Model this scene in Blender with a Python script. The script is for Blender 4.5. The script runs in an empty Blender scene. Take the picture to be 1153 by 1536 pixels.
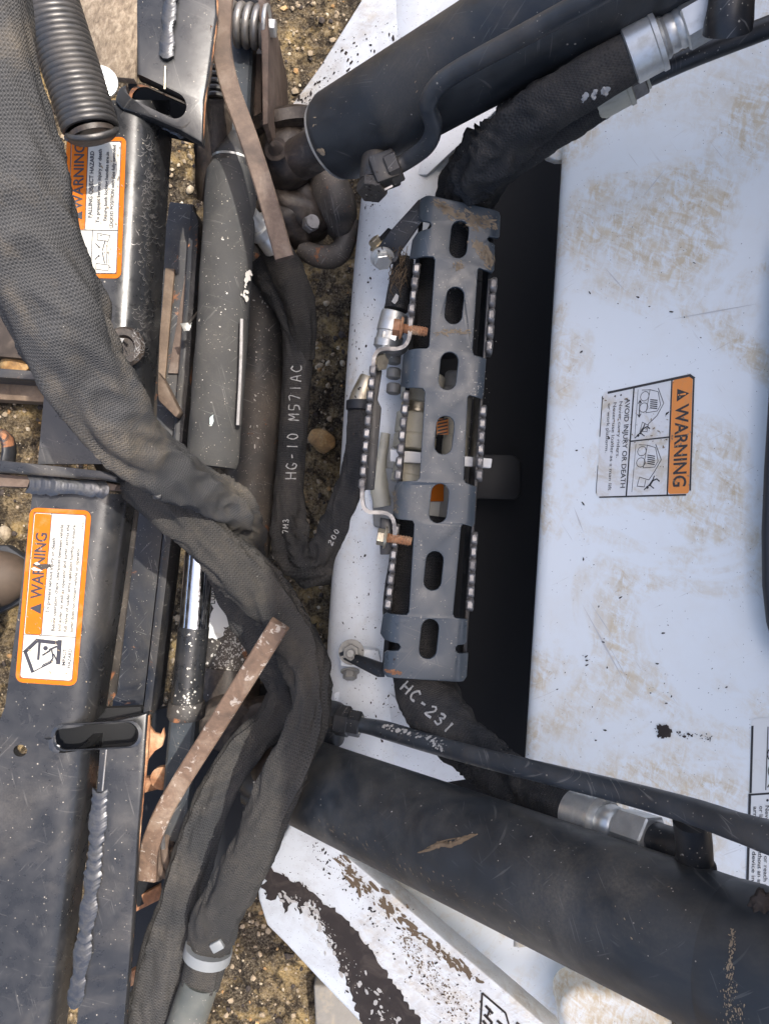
import bpy, bmesh, math, random
from mathutils import Vector, Matrix, noise as mn
random.seed(7)
sc = bpy.context.scene
COL = sc.collection
# ------------------------------------------------------------------ camera
H = 1.45            # lens height above the ground, looking straight down
F = 1117.0          # focal length in photograph pixels (1153 x 1536)
cam = bpy.data.cameras.new('camera'); camo = bpy.data.objects.new('camera', cam)
COL.objects.link(camo); sc.camera = camo
camo.location = (0, 0, H); camo.rotation_euler = (0, 0, 0)
cam.sensor_fit = 'VERTICAL'; cam.sensor_height = 36.0; cam.lens = 36.0 * F / 1536
cam.clip_start = 0.02; cam.clip_end = 400
# ------------------------------------------------------------------ sky and sun
SUN_EL, SUN_AZ = 66.0, 30.0      # azimuth measured from +X towards +Y
w = bpy.data.worlds.new('World'); sc.world = w; w.use_nodes = True
wn = w.node_tree.nodes; wl = w.node_tree.links
sky = wn.new('ShaderNodeTexSky'); sky.sky_type = 'NISHITA'; sky.sun_disc = False
sky.sun_elevation = math.radians(SUN_EL); sky.sun_rotation = math.radians(90 - SUN_AZ)
sky.air_density = 0.75; sky.dust_density = 6.0; sky.ozone_density = 1.0
wn['Background'].inputs['Strength'].default_value = 0.15
wl.new(sky.outputs[0], wn['Background'].inputs[0])
sun = bpy.data.lights.new('sun', 'SUN'); suno = bpy.data.objects.new('sun', sun); COL.objects.link(suno)
sun.energy = 2.0; sun.angle = math.radians(0.6); sun.color = (1.0, 0.95, 0.87)
_e, _a = math.radians(SUN_EL), math.radians(SUN_AZ)
sdir = Vector((math.cos(_e) * math.cos(_a), math.cos(_e) * math.sin(_a), math.sin(_e)))
suno.rotation_euler = sdir.to_track_quat('Z', 'Y').to_euler()
suno.location = sdir * 6
sc.view_settings.view_transform = 'Standard'; sc.view_settings.look = 'None'
sc.view_settings.gamma = 1.0; sc.view_settings.use_curve_mapping = False
sc.view_settings.exposure = 1.5
# ------------------------------------------------------------------ helpers
def P(x, y, z):
    d = H - z
    return Vector(((x - 576.5) * d / F, -(y - 768.0) * d / F, z))
def px(z): return (H - z) / F           # metres per photograph pixel at height z

class Plane:
    def __init__(s, a, b, c):
        s.p = P(*a); s.n = (P(*b) - s.p).cross(P(*c) - s.p).normalized()
        if s.n.z < 0: s.n = -s.n
    def at(s, x, y, off=0.0):
        o = Vector((0, 0, H)); d = P(x, y, 0) - o
        t = (s.p - o).dot(s.n) / d.dot(s.n)
        return o + d * t + s.n * off

def link(name, me, mat=None, parent=None):
    o = bpy.data.objects.new(name, me); COL.objects.link(o)
    if mat is not None: me.materials.append(mat)
    if parent is not None:
        o.parent = parent
        if parent.type == 'EMPTY': o.location = -Vector(parent.location)
    return o
def mk(name, vf, mat, parent=None, smooth=True, auto=None):
    verts, faces = vf[0], vf[1]
    me = bpy.data.meshes.new(name); me.from_pydata([tuple(v) for v in verts], [], faces)
    if len(vf) > 2 and vf[2]:
        uvl = me.uv_layers.new(name='UVMap')
        for poly in me.polygons:
            fu = vf[2][poly.index]
            for k, li in enumerate(poly.loop_indices): uvl.data[li].uv = fu[k]
    me.update()
    bm = bmesh.new(); bm.from_mesh(me); bmesh.ops.recalc_face_normals(bm, faces=bm.faces); bm.to_mesh(me); bm.free()
    if smooth:
        for p in me.polygons: p.use_smooth = True
        me.set_sharp_from_angle(angle=math.radians(auto if auto else 40))
    return link(name, me, mat, parent)
def join(*vfs):
    V, Fc, U = [], [], []
    hasuv = all(len(v) > 2 and v[2] for v in vfs)
    for v in vfs:
        o = len(V); V += list(v[0]); Fc += [tuple(i + o for i in f) for f in v[1]]
        if hasuv: U += v[2]
    return (V, Fc, U) if hasuv else (V, Fc)
def thing(name, loc, label, cat, group=None):
    o = bpy.data.objects.new(name, None); COL.objects.link(o); o.location = loc
    o.empty_display_size = 0.02
    o['label'] = label; o['category'] = cat
    if group: o['group'] = group
    return o
def tag(o, label, cat, group=None):
    o['label'] = label; o['category'] = cat
    if group: o['group'] = group
    return o

def catmull(pts, step):
    """pts: list of tuples of equal length (x,y,z,extra...) -> resampled list"""
    out = []
    n = len(pts)
    if n == 2:
        L = math.dist(pts[0][:3], pts[1][:3]); k = max(1, int(L / step))
        return [tuple(a + (b - a) * i / k for a, b in zip(*pts)) for i in range(k + 1)]
    for i in range(n - 1):
        p1, p2 = pts[i], pts[i + 1]
        p0 = pts[i - 1] if i > 0 else tuple(2 * a - b for a, b in zip(p1, p2))
        p3 = pts[i + 2] if i + 2 < n else tuple(2 * b - a for a, b in zip(p1, p2))
        k = max(1, int(math.dist(p1[:3], p2[:3]) / step))
        for j in range(k):
            t = j / k
            out.append(tuple(0.5 * (2 * b + (c - a) * t + (2 * a - 5 * b + 4 * c - d) * t * t + (3 * b - a - 3 * c + d) * t ** 3)
                             for a, b, c, d in zip(p0, p1, p2, p3)))
    out.append(tuple(pts[-1]))
    return out

def tube(pts, n=24, step=0.006, wr=0.0, wf=70.0, fine=0.0, seed=0.0, flat=1.0, seam=None, caps=True, smoothpath=True):
    """pts: (px,py,z,radius_m[,wrinkle]) along the path."""
    W = []
    for p in pts:
        v = P(p[0], p[1], p[2]); W.append((v.x, v.y, v.z, p[3], p[4] if len(p) > 4 else 1.0))
    if smoothpath: S = catmull(W, step)
    else:
        S = []
        for a, b in zip(W[:-1], W[1:]): S += catmull([a, b], step)[:-1]
        S.append(W[-1])
    m = len(S); V, Fc, U = [], [], []
    v = 0.0; vs = []
    prev_side = None
    for i, s in enumerate(S):
        c = Vector(s[:3]); a = Vector(S[max(0, i - 1)][:3]); b = Vector(S[min(m - 1, i + 1)][:3])
        t = (b - a)
        t = t.normalized() if t.length > 1e-9 else Vector((1, 0, 0))
        if i: v += (c - Vector(S[i - 1][:3])).length
        vs.append(v)
        side = t.cross(Vector((0, 0, 1)))
        if side.length < 0.15 and prev_side: side = prev_side - t * prev_side.dot(t)
        if side.length < 1e-4: side = t.cross(Vector((0, 1, 0)))
        side.normalize()
        if prev_side and side.dot(prev_side) < -0.2 and abs(t.z) > 0.9: side = -side
        prev_side = side; up = side.cross(t).normalized()
        for k in range(n):
            th = 2 * math.pi * k / n; cs, sn = math.cos(th), math.sin(th)
            r = s[3]
            if wr or fine:
                sp = 1.6 * math.sin(th + seed); q = Vector((v * wf + seed + sp, cs * 1.3 + seed, sn * 1.3))
                f1 = mn.noise(q); f2 = abs(mn.noise(Vector((v * wf * 1.5 - seed - 1.7 * sp, cs * 1.2, sn * 1.2 + seed))))
                f3 = mn.noise(Vector((v * 14 + seed * 2, cs * 1.5, sn * 1.5)))
                r *= 1 + s[4] * wr * (0.45 * f1 + 0.9 * (0.22 - f2) + 0.7 * f3)
                if fine: r *= 1 + fine * mn.noise(c * 260 + Vector((cs, sn, 0)) * 4)
            if seam is not None:
                dth = (th - seam + math.pi) % (2 * math.pi) - math.pi
                r += 0.0035 * math.exp(-(dth / 0.10) ** 2)
            V.append(c + side * (cs * r) + up * (sn * r * flat))
    circ = 2 * math.pi * pts[0][3]
    for i in range(m - 1):
        for k in range(n):
            k2 = (k + 1) % n
            Fc.append((i * n + k, i * n + k2, (i + 1) * n + k2, (i + 1) * n + k))
            u0, u1 = circ * k / n, circ * (k + 1) / n
            U.append([(u0, vs[i]), (u1, vs[i]), (u1, vs[i + 1]), (u0, vs[i + 1])])
    if caps:
        Fc.append(tuple(range(n))[::-1]); U.append([(0, 0)] * n)
        Fc.append(tuple((m - 1) * n + k for k in range(n))); U.append([(0, 0)] * n)
    return V, Fc, U

def lathe(prof, base, axis, n=28, rot=0.0, ref=None):
    """prof: list of (radius, t) along axis from base (all metres)."""
    axis = Vector(axis).normalized()
    r0 = ref if ref else (Vector((0, 0, 1)) if abs(axis.z) < 0.9 else Vector((1, 0, 0)))
    a = axis.cross(r0).normalized(); b = axis.cross(a).normalized()
    V, Fc = [], []
    for r, t in prof:
        for k in range(n):
            th = 2 * math.pi * k / n + rot
            V.append(Vector(base) + axis * t + a * (math.cos(th) * r) + b * (math.sin(th) * r))
    for i in range(len(prof) - 1):
        for k in range(n):
            k2 = (k + 1) % n
            Fc.append((i * n + k, i * n + k2, (i + 1) * n + k2, (i + 1) * n + k))
    Fc.append(tuple(range(n))[::-1]); Fc.append(tuple((len(prof) - 1) * n + k for k in range(n)))
    return V, Fc
def hexa(r, h, base, axis, rot=0.0):
    c = 0.08 * r
    return lathe([(r - c, 0), (r, c), (r, h - c), (r - c, h)], base, axis, 6, rot)
def threads(r, L, base, axis, pitch=0.0017):
    pr = []; k = max(2, int(L / pitch))
    for i in range(k):
        pr += [(r, i * pitch), (r * 0.84, (i + 0.5) * pitch)]
    pr.append((r * 0.8, k * pitch))
    return lathe(pr, base, axis, 16)

def slab(poly, th, bevel=0.0012, segs=2, vertical=True, normal=None):
    """poly of (px,py,z); extruded downwards by th metres."""
    bm = bmesh.new()
    vs = [bm.verts.new(P(*p)) for p in poly]
    f = bm.faces.new(vs)
    ex = bmesh.ops.extrude_face_region(bm, geom=[f])
    dn = Vector((0, 0, -th)) if normal is None else normal * -th
    for g in ex['geom']:
        if isinstance(g, bmesh.types.BMVert): g.co += dn
    bmesh.ops.recalc_face_normals(bm, faces=bm.faces)
    if bevel:
        es = [e for e in bm.edges if len(e.link_faces) == 2 and e.calc_face_angle(0) > 0.5]
        bmesh.ops.bevel(bm, geom=es, offset=bevel, segments=segs, affect='EDGES', profile=0.5)
    V = [v.co.copy() for v in bm.verts]; bm.verts.index_update()
    Fc = [tuple(v.index for v in f.verts) for f in bm.faces]; bm.free()
    return V, Fc
def wbox(c, sx, sy, sz, bevel=0.004, segs=2, rotz=0.0):
    bm = bmesh.new(); bmesh.ops.create_cube(bm, size=1.0)
    for v in bm.verts: v.co = Vector((v.co.x * sx, v.co.y * sy, v.co.z * sz))
    if bevel: bmesh.ops.bevel(bm, geom=list(bm.edges), offset=bevel, segments=segs, affect='EDGES', profile=0.5)
    R = Matrix.Rotation(rotz, 3, 'Z')
    V = [R @ v.co + Vector(c) for v in bm.verts]; bm.verts.index_update()
    Fc = [tuple(v.index for v in f.verts) for f in bm.faces]; bm.free()
    return V, Fc
def bar(pts, wd, ht, step=0.006, bev=0.15):
    """rectangular bar swept along (px,py,z); wd across the view, ht in depth."""
    W = [tuple(P(*p[:3])) + ((p[3] if len(p) > 3 else wd),) for p in pts]
    S = catmull(W, step); m = len(S); V, Fc = [], []
    b = min(wd, ht) * bev
    for i, s in enumerate(S):
        a, c = Vector(S[max(0, i - 1)][:3]), Vector(S[min(m - 1, i + 1)][:3])
        t = (c - a).normalized(); side = t.cross(Vector((0, 0, 1))).normalized(); up = side.cross(t)
        x, y = s[3] / 2, ht / 2
        for (u, v) in ((x - b, y), (x, y - b), (x, -y + b), (x - b, -y), (-x + b, -y), (-x, -y + b), (-x, y - b), (-x + b, y)):
            V.append(Vector(s[:3]) + side * u + up * v)
    n = 8
    for i in range(m - 1):
        for k in range(n):
            k2 = (k + 1) % n; Fc.append((i * n + k, i * n + k2, (i + 1) * n + k2, (i + 1) * n + k))
    Fc.append(tuple(range(n))[::-1]); Fc.append(tuple((m - 1) * n + k for k in range(n)))
    return V, Fc
def roundpath(pts, rad, k=8):
    out = [pts[0]]
    for i in range(1, len(pts) - 1):
        a, b, c = pts[i - 1], pts[i], pts[i + 1]
        r = rad[i - 1]
        u, v = (a - b).normalized(), (c - b).normalized()
        ang = u.angle(v); d = min(r / math.tan(ang / 2), 0.48 * (a - b).length, 0.48 * (c - b).length)
        p, q = b + u * d, b + v * d
        for j in range(k + 1):
            t = j / k; out.append((p * (1 - t) ** 2) + (b * 2 * t * (1 - t)) + (q * t * t))
    out.append(pts[-1]); return out
def formed(stations, rad, th, sub=1):
    """sheet bent along corners: stations = lists of (px,py,z), thickness th."""
    rows = []
    for st in stations:
        o = roundpath([P(*p) for p in st], rad)
        inn = []
        for i, p in enumerate(o):
            a, b = o[max(0, i - 1)], o[min(len(o) - 1, i + 1)]
            t = (b - a).normalized(); nrm = t.cross(Vector((0, 1, 0))).normalized()
            inn.append(p - nrm * th)
        rows.append(o + inn[::-1])
    if sub > 1:
        rr = []
        for a, b in zip(rows[:-1], rows[1:]):
            for j in range(sub): rr.append([x.lerp(y, j / sub) for x, y in zip(a, b)])
        rr.append(rows[-1]); rows = rr
    n = len(rows[0]); V = [v for r in rows for v in r]; Fc = []
    for i in range(len(rows) - 1):
        for k in range(n):
            k2 = (k + 1) % n; Fc.append((i * n + k, i * n + k2, (i + 1) * n + k2, (i + 1) * n + k))
    h = n // 2
    for e in (0, len(rows) - 1):
        for k in range(h - 1): Fc.append((e * n + k, e * n + k + 1, e * n + n - 2 - k, e * n + n - 1 - k))
    return V, Fc
def blob(c, rx, ry, rz, amp=0.15, fr=3.0, seed=0, sub=3, rotz=0.0):
    bm = bmesh.new(); bmesh.ops.create_icosphere(bm, subdivisions=sub, radius=1.0)
    R = Matrix.Rotation(rotz, 3, 'Z')
    for v in bm.verts:
        d = 1 + amp * (mn.noise(v.co * fr * 0.5 + Vector((seed, seed * 2, 0))) + 0.5 * mn.noise(v.co * fr + Vector((0, seed, 3))))
        q = Vector((v.co.x * rx, v.co.y * ry, v.co.z * rz)) * d
        v.co = R @ q + Vector(c)
    V = [v.co.copy() for v in bm.verts]; bm.verts.index_update()
    Fc = [tuple(v.index for v in f.verts) for f in bm.faces]; bm.free()
    return V, Fc
def helix(a, b, R, wire, turns, seg=22, n=8, start=0.0):
    """coil spring between world points a and b"""
    a, b = Vector(a), Vector(b); ax = (b - a).normalized()
    s = ax.cross(Vector((0, 0, 1)))
    s = s.normalized() if s.length > 0.1 else Vector((1, 0, 0)); u = s.cross(ax).normalized()
    N = int(turns * seg); C = []
    for i in range(N + 1):
        th = start + 2 * math.pi * i / seg
        C.append(a.lerp(b, i / N) + s * (math.cos(th) * R) + u * (math.sin(th) * R))
    V, Fc = [], []
    for i, c in enumerate(C):
        t = (C[min(N, i + 1)] - C[max(0, i - 1)]).normalized()
        e1 = t.cross(ax).normalized(); e2 = t.cross(e1)
        for k in range(n):
            p = 2 * math.pi * k / n; V.append(c + e1 * (math.cos(p) * wire) + e2 * (math.sin(p) * wire))
    for i in range(N):
        for k in range(n):
            k2 = (k + 1) % n; Fc.append((i * n + k, i * n + k2, (i + 1) * n + k2, (i + 1) * n + k))
    Fc.append(tuple(range(n))); Fc.append(tuple(N * n + k for k in range(n)))
    return V, Fc
def weld(pts, r, mat, parent, name='weld_bead', pitch=0.0034):
    """stacked-ripple weld bead along (px,py,z)"""
    W = catmull([tuple(P(*p)) for p in pts], pitch / 4); V, Fc = [], []; n = 10; m = len(W)
    for i, s in enumerate(W):
        c = Vector(s); a, b = Vector(W[max(0, i - 1)]), Vector(W[min(m - 1, i + 1)])
        t = (b - a).normalized(); side = t.cross(Vector((0, 0, 1))).normalized(); up = side.cross(t)
        rr = r * (0.98 + 0.035 * abs(((i % 4) / 4.0) - 0.5) * 2 + 0.34 * mn.noise(c * 55) + 0.22 * mn.noise(c * 170))
        for k in range(n):
            th = 2 * math.pi * k / n
            V.append(c + side * math.cos(th) * rr + up * math.sin(th) * rr * 0.26 - t * (abs(math.cos(th)) * r * 0.9))
    for i in range(m - 1):
        for k in range(n):
            k2 = (k + 1) % n; Fc.append((i * n + k, i * n + k2, (i + 1) * n + k2, (i + 1) * n + k))
    Fc.append(tuple(range(n))); Fc.append(tuple((m - 1) * n + k for k in range(n)))
    return mk(name, (V, Fc), mat, parent, auto=60)
def boolean(o, cutters):
    for c in cutters:
        md = o.modifiers.new('cut', 'BOOLEAN'); md.object = c; md.operation = 'DIFFERENCE'; md.solver = 'EXACT'
    dg = bpy.context.evaluated_depsgraph_get(); dg.update()
    me = bpy.data.meshes.new_from_object(o.evaluated_get(dg))
    o.modifiers.clear(); o.data = me
    for c in cutters: bpy.data.objects.remove(c)
def stadium(cx, cy, L, Wd, ang, k=10):
    out = []
    hx, hr = (L - Wd) / 2, Wd / 2
    for s, a0 in ((1, -90), (-1, 90)):
        for i in range(k + 1):
            t = math.radians(a0 + 180 * i / k); out.append((s * hx + hr * math.cos(t), hr * math.sin(t)))
    c, sn = math.cos(math.radians(ang)), math.sin(math.radians(ang))
    return [(cx + x * c - y * sn, cy + x * sn + y * c) for x, y in out]
# ------------------------------------------------------------------ materials
class Mat:
    def __init__(s, name):
        s.m = bpy.data.materials.new(name); s.m.use_nodes = True
        s.t = s.m.node_tree; s.b = s.t.nodes['Principled BSDF']
        tc = s.t.nodes.new('ShaderNodeTexCoord'); s.obj = tc.outputs['Object']; s.uv = tc.outputs['UV']
    def _in(s, sock, v):
        if hasattr(v, 'is_output') or isinstance(v, bpy.types.NodeSocket): s.t.links.new(v, sock)
        elif isinstance(v, (tuple, list)) and sock.type == 'RGBA' and len(v) == 3: sock.default_value = (*v, 1)
        else: sock.default_value = v
    def set(s, **k):
        for a, v in k.items(): s._in(s.b.inputs[a.replace('_', ' ')], v)
        return s
    def map(s, scale=(1, 1, 1), rot=(0, 0, 0), vec=None, loc=(0, 0, 0)):
        if any(rot):        # turn first, then stretch
            vec = s.map((1, 1, 1), (0, 0, 0), vec, tuple(1e-9 for _ in loc)); k = s.t.nodes.new('ShaderNodeMapping'); s._in(k.inputs['Vector'], vec)
            k.inputs['Rotation'].default_value = [math.radians(r) for r in rot]; vec = k.outputs[0]; rot = (0, 0, 0)
        n = s.t.nodes.new('ShaderNodeMapping'); s._in(n.inputs['Vector'], vec or s.obj)
        n.inputs['Scale'].default_value = scale; n.inputs['Rotation'].default_value = [math.radians(r) for r in rot]
        n.inputs['Location'].default_value = loc
        return n.outputs[0]
    def noise(s, scale, detail=4, rough=0.55, vec=None, dist=0.0):
        n = s.t.nodes.new('ShaderNodeTexNoise'); s._in(n.inputs['Vector'], vec or s.obj)
        n.inputs['Scale'].default_value = scale; n.inputs['Detail'].default_value = detail
        n.inputs['Roughness'].default_value = rough; n.inputs['Distortion'].default_value = dist
        return n.outputs['Fac']
    def voro(s, scale, feat='F1', vec=None, out='Distance', rnd=1.0):
        n = s.t.nodes.new('ShaderNodeTexVoronoi'); n.feature = feat; s._in(n.inputs['Vector'], vec or s.obj)
        n.inputs['Scale'].default_value = scale; n.inputs['Randomness'].default_value = rnd
        return n.outputs[out]
    def ramp(s, f, stops, interp='LINEAR'):
        n = s.t.nodes.new('ShaderNodeValToRGB'); s._in(n.inputs[0], f); r = n.color_ramp; r.interpolation = interp
        while len(r.elements) < len(stops): r.elements.new(0.5)
        for e, (p, c) in zip(r.elements, stops):
            e.position = p; e.color = (c, c, c, 1) if isinstance(c, (int, float)) else (*c, 1)
        return n.outputs[0]
    def math(s, op, a, b=0.0, clamp=False):
        n = s.t.nodes.new('ShaderNodeMath'); n.operation = op; n.use_clamp = clamp
        s._in(n.inputs[0], a); s._in(n.inputs[1], b); return n.outputs[0]
    def mul(s, *a):
        r = a[0]
        for x in a[1:]: r = s.math('MULTIPLY', r, x)
        return r
    def mix(s, f, a, b):
        n = s.t.nodes.new('ShaderNodeMix'); n.data_type = 'RGBA'
        s._in(n.inputs[0], f); s._in(n.inputs[6], a); s._in(n.inputs[7], b); return n.outputs[2]
    def bump(s, h, strength=0.3, dist=0.002, nrm=None):
        n = s.t.nodes.new('ShaderNodeBump'); s._in(n.inputs['Height'], h)
        n.inputs['Strength'].default_value = strength; n.inputs['Distance'].default_value = dist
        if nrm: s._in(n.inputs['Normal'], nrm)
        return n.outputs[0]
    def sep(s, v):
        n = s.t.nodes.new('ShaderNodeSeparateXYZ'); s._in(n.inputs[0], v); return n.outputs

def specks(m, scale, size, keep, vec=None):
    d = m.voro(scale, vec=vec); c = m.sep(m.voro(scale, vec=vec, out='Color'))[0]
    return m.mul(m.ramp(d, [(size * 0.6, 1.0), (size, 0.0)]), m.ramp(c, [(keep, 1.0), (keep + 0.01, 0.0)]))
def scratch(m, ang, lo=0.66, sc1=18, sc2=500, seed=0.0):
    v = m.map((sc1, sc2, sc1), (0, 0, ang), loc=(seed, seed, 0))
    a = m.ramp(m.noise(1.0, 2, 0.5, v), [(lo, 0.0), (lo + 0.03, 1.0)])
    g = m.ramp(m.noise(22, 2, 0.5, m.map(loc=(seed, 3, 1))), [(0.52, 0.0), (0.6, 1.0)])
    return m.mul(a, g)

def black_paint(name, base=(0.0105, 0.0125, 0.0155), rough=0.36, dust=0.45, dcol=(0.16, 0.125, 0.085), chips=0.35, rust=0.0, scr=0.5, dscale=9, lo=0.47, band=None, var_amt=0.35):
    m = Mat(name)
    dn = m.noise(dscale, 6, 0.62, dist=0.6); fine = m.noise(420, 3, 0.7)
    dm = m.mul(m.ramp(dn, [(lo, 0.0), (lo + 0.25, 1.0)]), m.ramp(fine, [(0.25, 0.35), (0.7, 1.0)]))
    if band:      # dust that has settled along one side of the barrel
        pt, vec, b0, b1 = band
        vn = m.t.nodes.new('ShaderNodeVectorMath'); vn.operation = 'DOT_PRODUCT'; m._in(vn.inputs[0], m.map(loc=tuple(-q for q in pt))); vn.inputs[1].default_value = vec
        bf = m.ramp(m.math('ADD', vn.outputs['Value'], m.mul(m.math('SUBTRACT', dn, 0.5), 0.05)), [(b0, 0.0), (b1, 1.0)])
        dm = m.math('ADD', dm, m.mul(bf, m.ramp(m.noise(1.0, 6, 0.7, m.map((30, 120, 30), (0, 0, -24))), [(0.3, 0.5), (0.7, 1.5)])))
    c = m.mix(m.mul(dm, dust), base, dcol)
    var = m.noise(30, 4)
    c = m.mix(m.mul(m.ramp(var, [(0.4, 0.0), (0.75, 1.0)]), var_amt), c, (base[0] * 3, base[1] * 2.8, base[2] * 2.6))
    s1 = m.math('ADD', scratch(m, 20, seed=1.0), scratch(m, -48, seed=5.0), True)
    s1 = m.math('ADD', s1, scratch(m, 76, seed=9.0), True)
    c = m.mix(m.mul(s1, scr), c, (0.21, 0.20, 0.185))
    ch = m.math('ADD', specks(m, 150, 0.16, chips * 0.35), specks(m, 420, 0.25, chips * 0.35), True)
    c = m.mix(m.mul(ch, 0.8), c, (0.38, 0.34, 0.28))
    rg = m.math('ADD', m.ramp(m.noise(60, 5), [(0.3, rough - 0.08), (0.75, rough + 0.14)]), m.mul(dm, 0.3 * min(1, dust * 2)), True)
    if rust:
        rn = m.ramp(m.noise(16, 8, 0.7, dist=1.0), [(0.62 - 0.2 * rust, 0.0), (0.66 - 0.2 * rust, 1.0)])
        rc = m.ramp(m.noise(90, 5), [(0.3, (0.09, 0.035, 0.018)), (0.6, (0.30, 0.13, 0.06)), (0.8, (0.38, 0.24, 0.15))])
        c = m.mix(rn, c, rc); rg = m.math('ADD', rg, m.mul(rn, 0.35), True)
    h = m.math('ADD', m.mul(dm, 0.4), m.mul(m.noise(55, 4), 0.5))
    m.set(Base_Color=c, Roughness=rg, Normal=m.bump(h, 0.12, 0.003)); m.b.inputs['IOR'].default_value = 1.5
    return m.m
def white_paint(name, base=(0.70, 0.73, 0.725), stain=0.75, scol=(0.40, 0.27, 0.12), lo=0.5, speck=0.3, grime=0.0, rot=35, sscale=7.0):
    m = Mat(name)
    big = m.noise(sscale, 5, 0.6, dist=0.9)
    st = m.noise(1.0, 6, 0.75, m.map((34, 105, 50), (0, 0, rot)), dist=0.8)
    st2 = m.noise(1.0, 6, 0.75, m.map((120, 40, 50), (0, 0, rot - 25)), dist=1.0)
    f = m.mul(m.ramp(big, [(lo, 0.0), (lo + 0.16, 1.0)]), m.ramp(m.math('ADD', m.mul(st, 0.5), m.mul(st2, 0.5)), [(0.42, 0.0), (0.56, 1.0)]))
    f = m.math('ADD', f, m.mul(m.ramp(m.noise(13, 7, 0.7), [(0.50, 0.0), (0.85, 1.0)]), 0.22), True)
    c = m.mix(m.mul(f, stain), base, m.ramp(m.noise(70, 4), [(0.3, scol), (0.7, (0.64, 0.53, 0.34))]))
    if grime:
        g = m.ramp(m.noise(26, 9, 0.75, dist=0.4), [(0.45, 0.0), (0.75, 1.0)])
        c = m.mix(m.mul(g, grime), c, (0.30, 0.26, 0.22))
    sp = m.math('ADD', specks(m, 55, 0.07, speck * 0.6, m.map((1, 1.6, 1), (0, 0, 30))), specks(m, 150, 0.13, speck * 0.4, m.map((1, 2.0, 1), (0, 0, -40))), True)
    sp = m.math('ADD', sp, specks(m, 420, 0.2, speck * 0.35), True)
    c = m.mix(m.mul(sp, 0.9), c, (0.055, 0.035, 0.022))
    s1 = m.math('ADD', scratch(m, 60, 0.69, seed=2.0), scratch(m, -30, 0.69, seed=7.0), True)
    c = m.mix(m.mul(s1, 0.35), c, (0.36, 0.33, 0.29))
    rg = m.math('ADD', 0.36, m.mul(f, 0.32), True)
    m.set(Base_Color=c, Roughness=rg, Normal=m.bump(m.math('ADD', m.mul(m.noise(5, 3), 1.6), m.mul(sp, 0.4)), 0.16, 0.006))
    return m.m
def fabric(name, base=(0.011, 0.0115, 0.0125), dust=0.45, pitch=0.0030, dcol=(0.15, 0.13, 0.105), lo=0.42, sheen=(0.038, 0.039, 0.041)):
    m = Mat(name); u, v, _ = m.sep(m.uv)
    k = 2 * math.pi / pitch
    jit = m.mul(m.noise(25, 3), 22.0)
    su = m.math('SINE', m.math('ADD', m.mul(u, k), jit)); sv = m.math('SINE', m.math('ADD', m.mul(v, k * 0.95), jit))
    we = m.math('ADD', m.mul(su, sv, 0.32), m.mul(sv, 0.16)); we = m.math('ADD', we, 0.5)
    dn = m.noise(11, 7, 0.65, dist=0.7)
    dm = m.mul(m.ramp(dn, [(lo, 0.0), (lo + 0.3, 1.0)]), m.ramp(m.noise(180, 4, 0.7), [(0.3, 0.3), (0.7, 1.0)]))
    c = m.mix(m.ramp(we, [(0.1, 0.0), (0.9, 1.0)]), base, sheen)
    c = m.mix(m.mul(dm, dust), c, dcol)
    c = m.mix(m.mul(specks(m, 170, 0.11, 0.035), 0.6), c, (0.36, 0.34, 0.3))
    h = m.math('ADD', we, m.mul(m.noise(45, 5), 2.2))
    m.set(Base_Color=c, Roughness=0.86, Normal=m.bump(h, 0.6, 0.0013)); m.b.inputs['Specular IOR Level'].default_value = 0.25
    return m.m
def metal(name, base=(0.55, 0.55, 0.53), rough=0.32, dirt=0.4, dcol=(0.20, 0.16, 0.10), metallic=0.9, fr=60, lo=0.45):
    m = Mat(name)
    d = m.ramp(m.noise(fr, 6, 0.65), [(lo, 0.0), (lo + 0.25, 1.0)])
    c = m.mix(m.mul(d, dirt), base, dcol)
    m.set(Base_Color=c, Roughness=m.math('ADD', rough, m.mul(d, 0.35 * dirt), True), Metallic=m.math('SUBTRACT', metallic, m.mul(d, dirt * 0.7), True),
          Normal=m.bump(m.noise(180, 3), 0.12, 0.001))
    return m.m
def rusty(name, a=(0.10, 0.052, 0.032), b=(0.28, 0.155, 0.095), c=(0.36, 0.28, 0.22), scale=28, flakes=0.0, rough=0.75):
    m = Mat(name)
    n1 = m.noise(scale, 7, 0.66, dist=0.5)
    col = m.ramp(n1, [(0.32, a), (0.52, b), (0.70, c)])
    col = m.mix(m.mul(m.ramp(m.noise(240, 4), [(0.4, 0.0), (0.7, 1.0)]), 0.35), col, (0.06, 0.04, 0.03))
    if flakes:
        fl = m.ramp(m.noise(75, 6, 0.7, dist=0.8), [(0.57, 0.0), (0.60, 1.0)])
        col = m.mix(m.mul(fl, flakes), col, (0.62, 0.58, 0.52))
    m.set(Base_Color=col, Roughness=rough, Normal=m.bump(m.math('ADD', n1, m.mul(m.noise(260, 4), 0.5)), 0.4, 0.0016))
    return m.m
def plain(name, col, rough=0.5, var=0.15, dirt=0.0, dcol=(0.3, 0.24, 0.16), metallic=0.0, lo=0.5):
    m = Mat(name)
    c = m.mix(m.mul(m.ramp(m.noise(60, 5), [(0.35, 0.0), (0.7, 1.0)]), var), col, tuple(x * 0.55 for x in col))
    if dirt:
        f = m.mul(m.ramp(m.noise(28, 7, 0.7, dist=0.6), [(lo, 0.0), (lo + 0.15, 1.0)]), dirt)
        c = m.mix(f, c, dcol)
    m.set(Base_Color=c, Roughness=rough, Metallic=metallic, Normal=m.bump(m.noise(90, 4), 0.08, 0.002))
    return m.m
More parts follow.
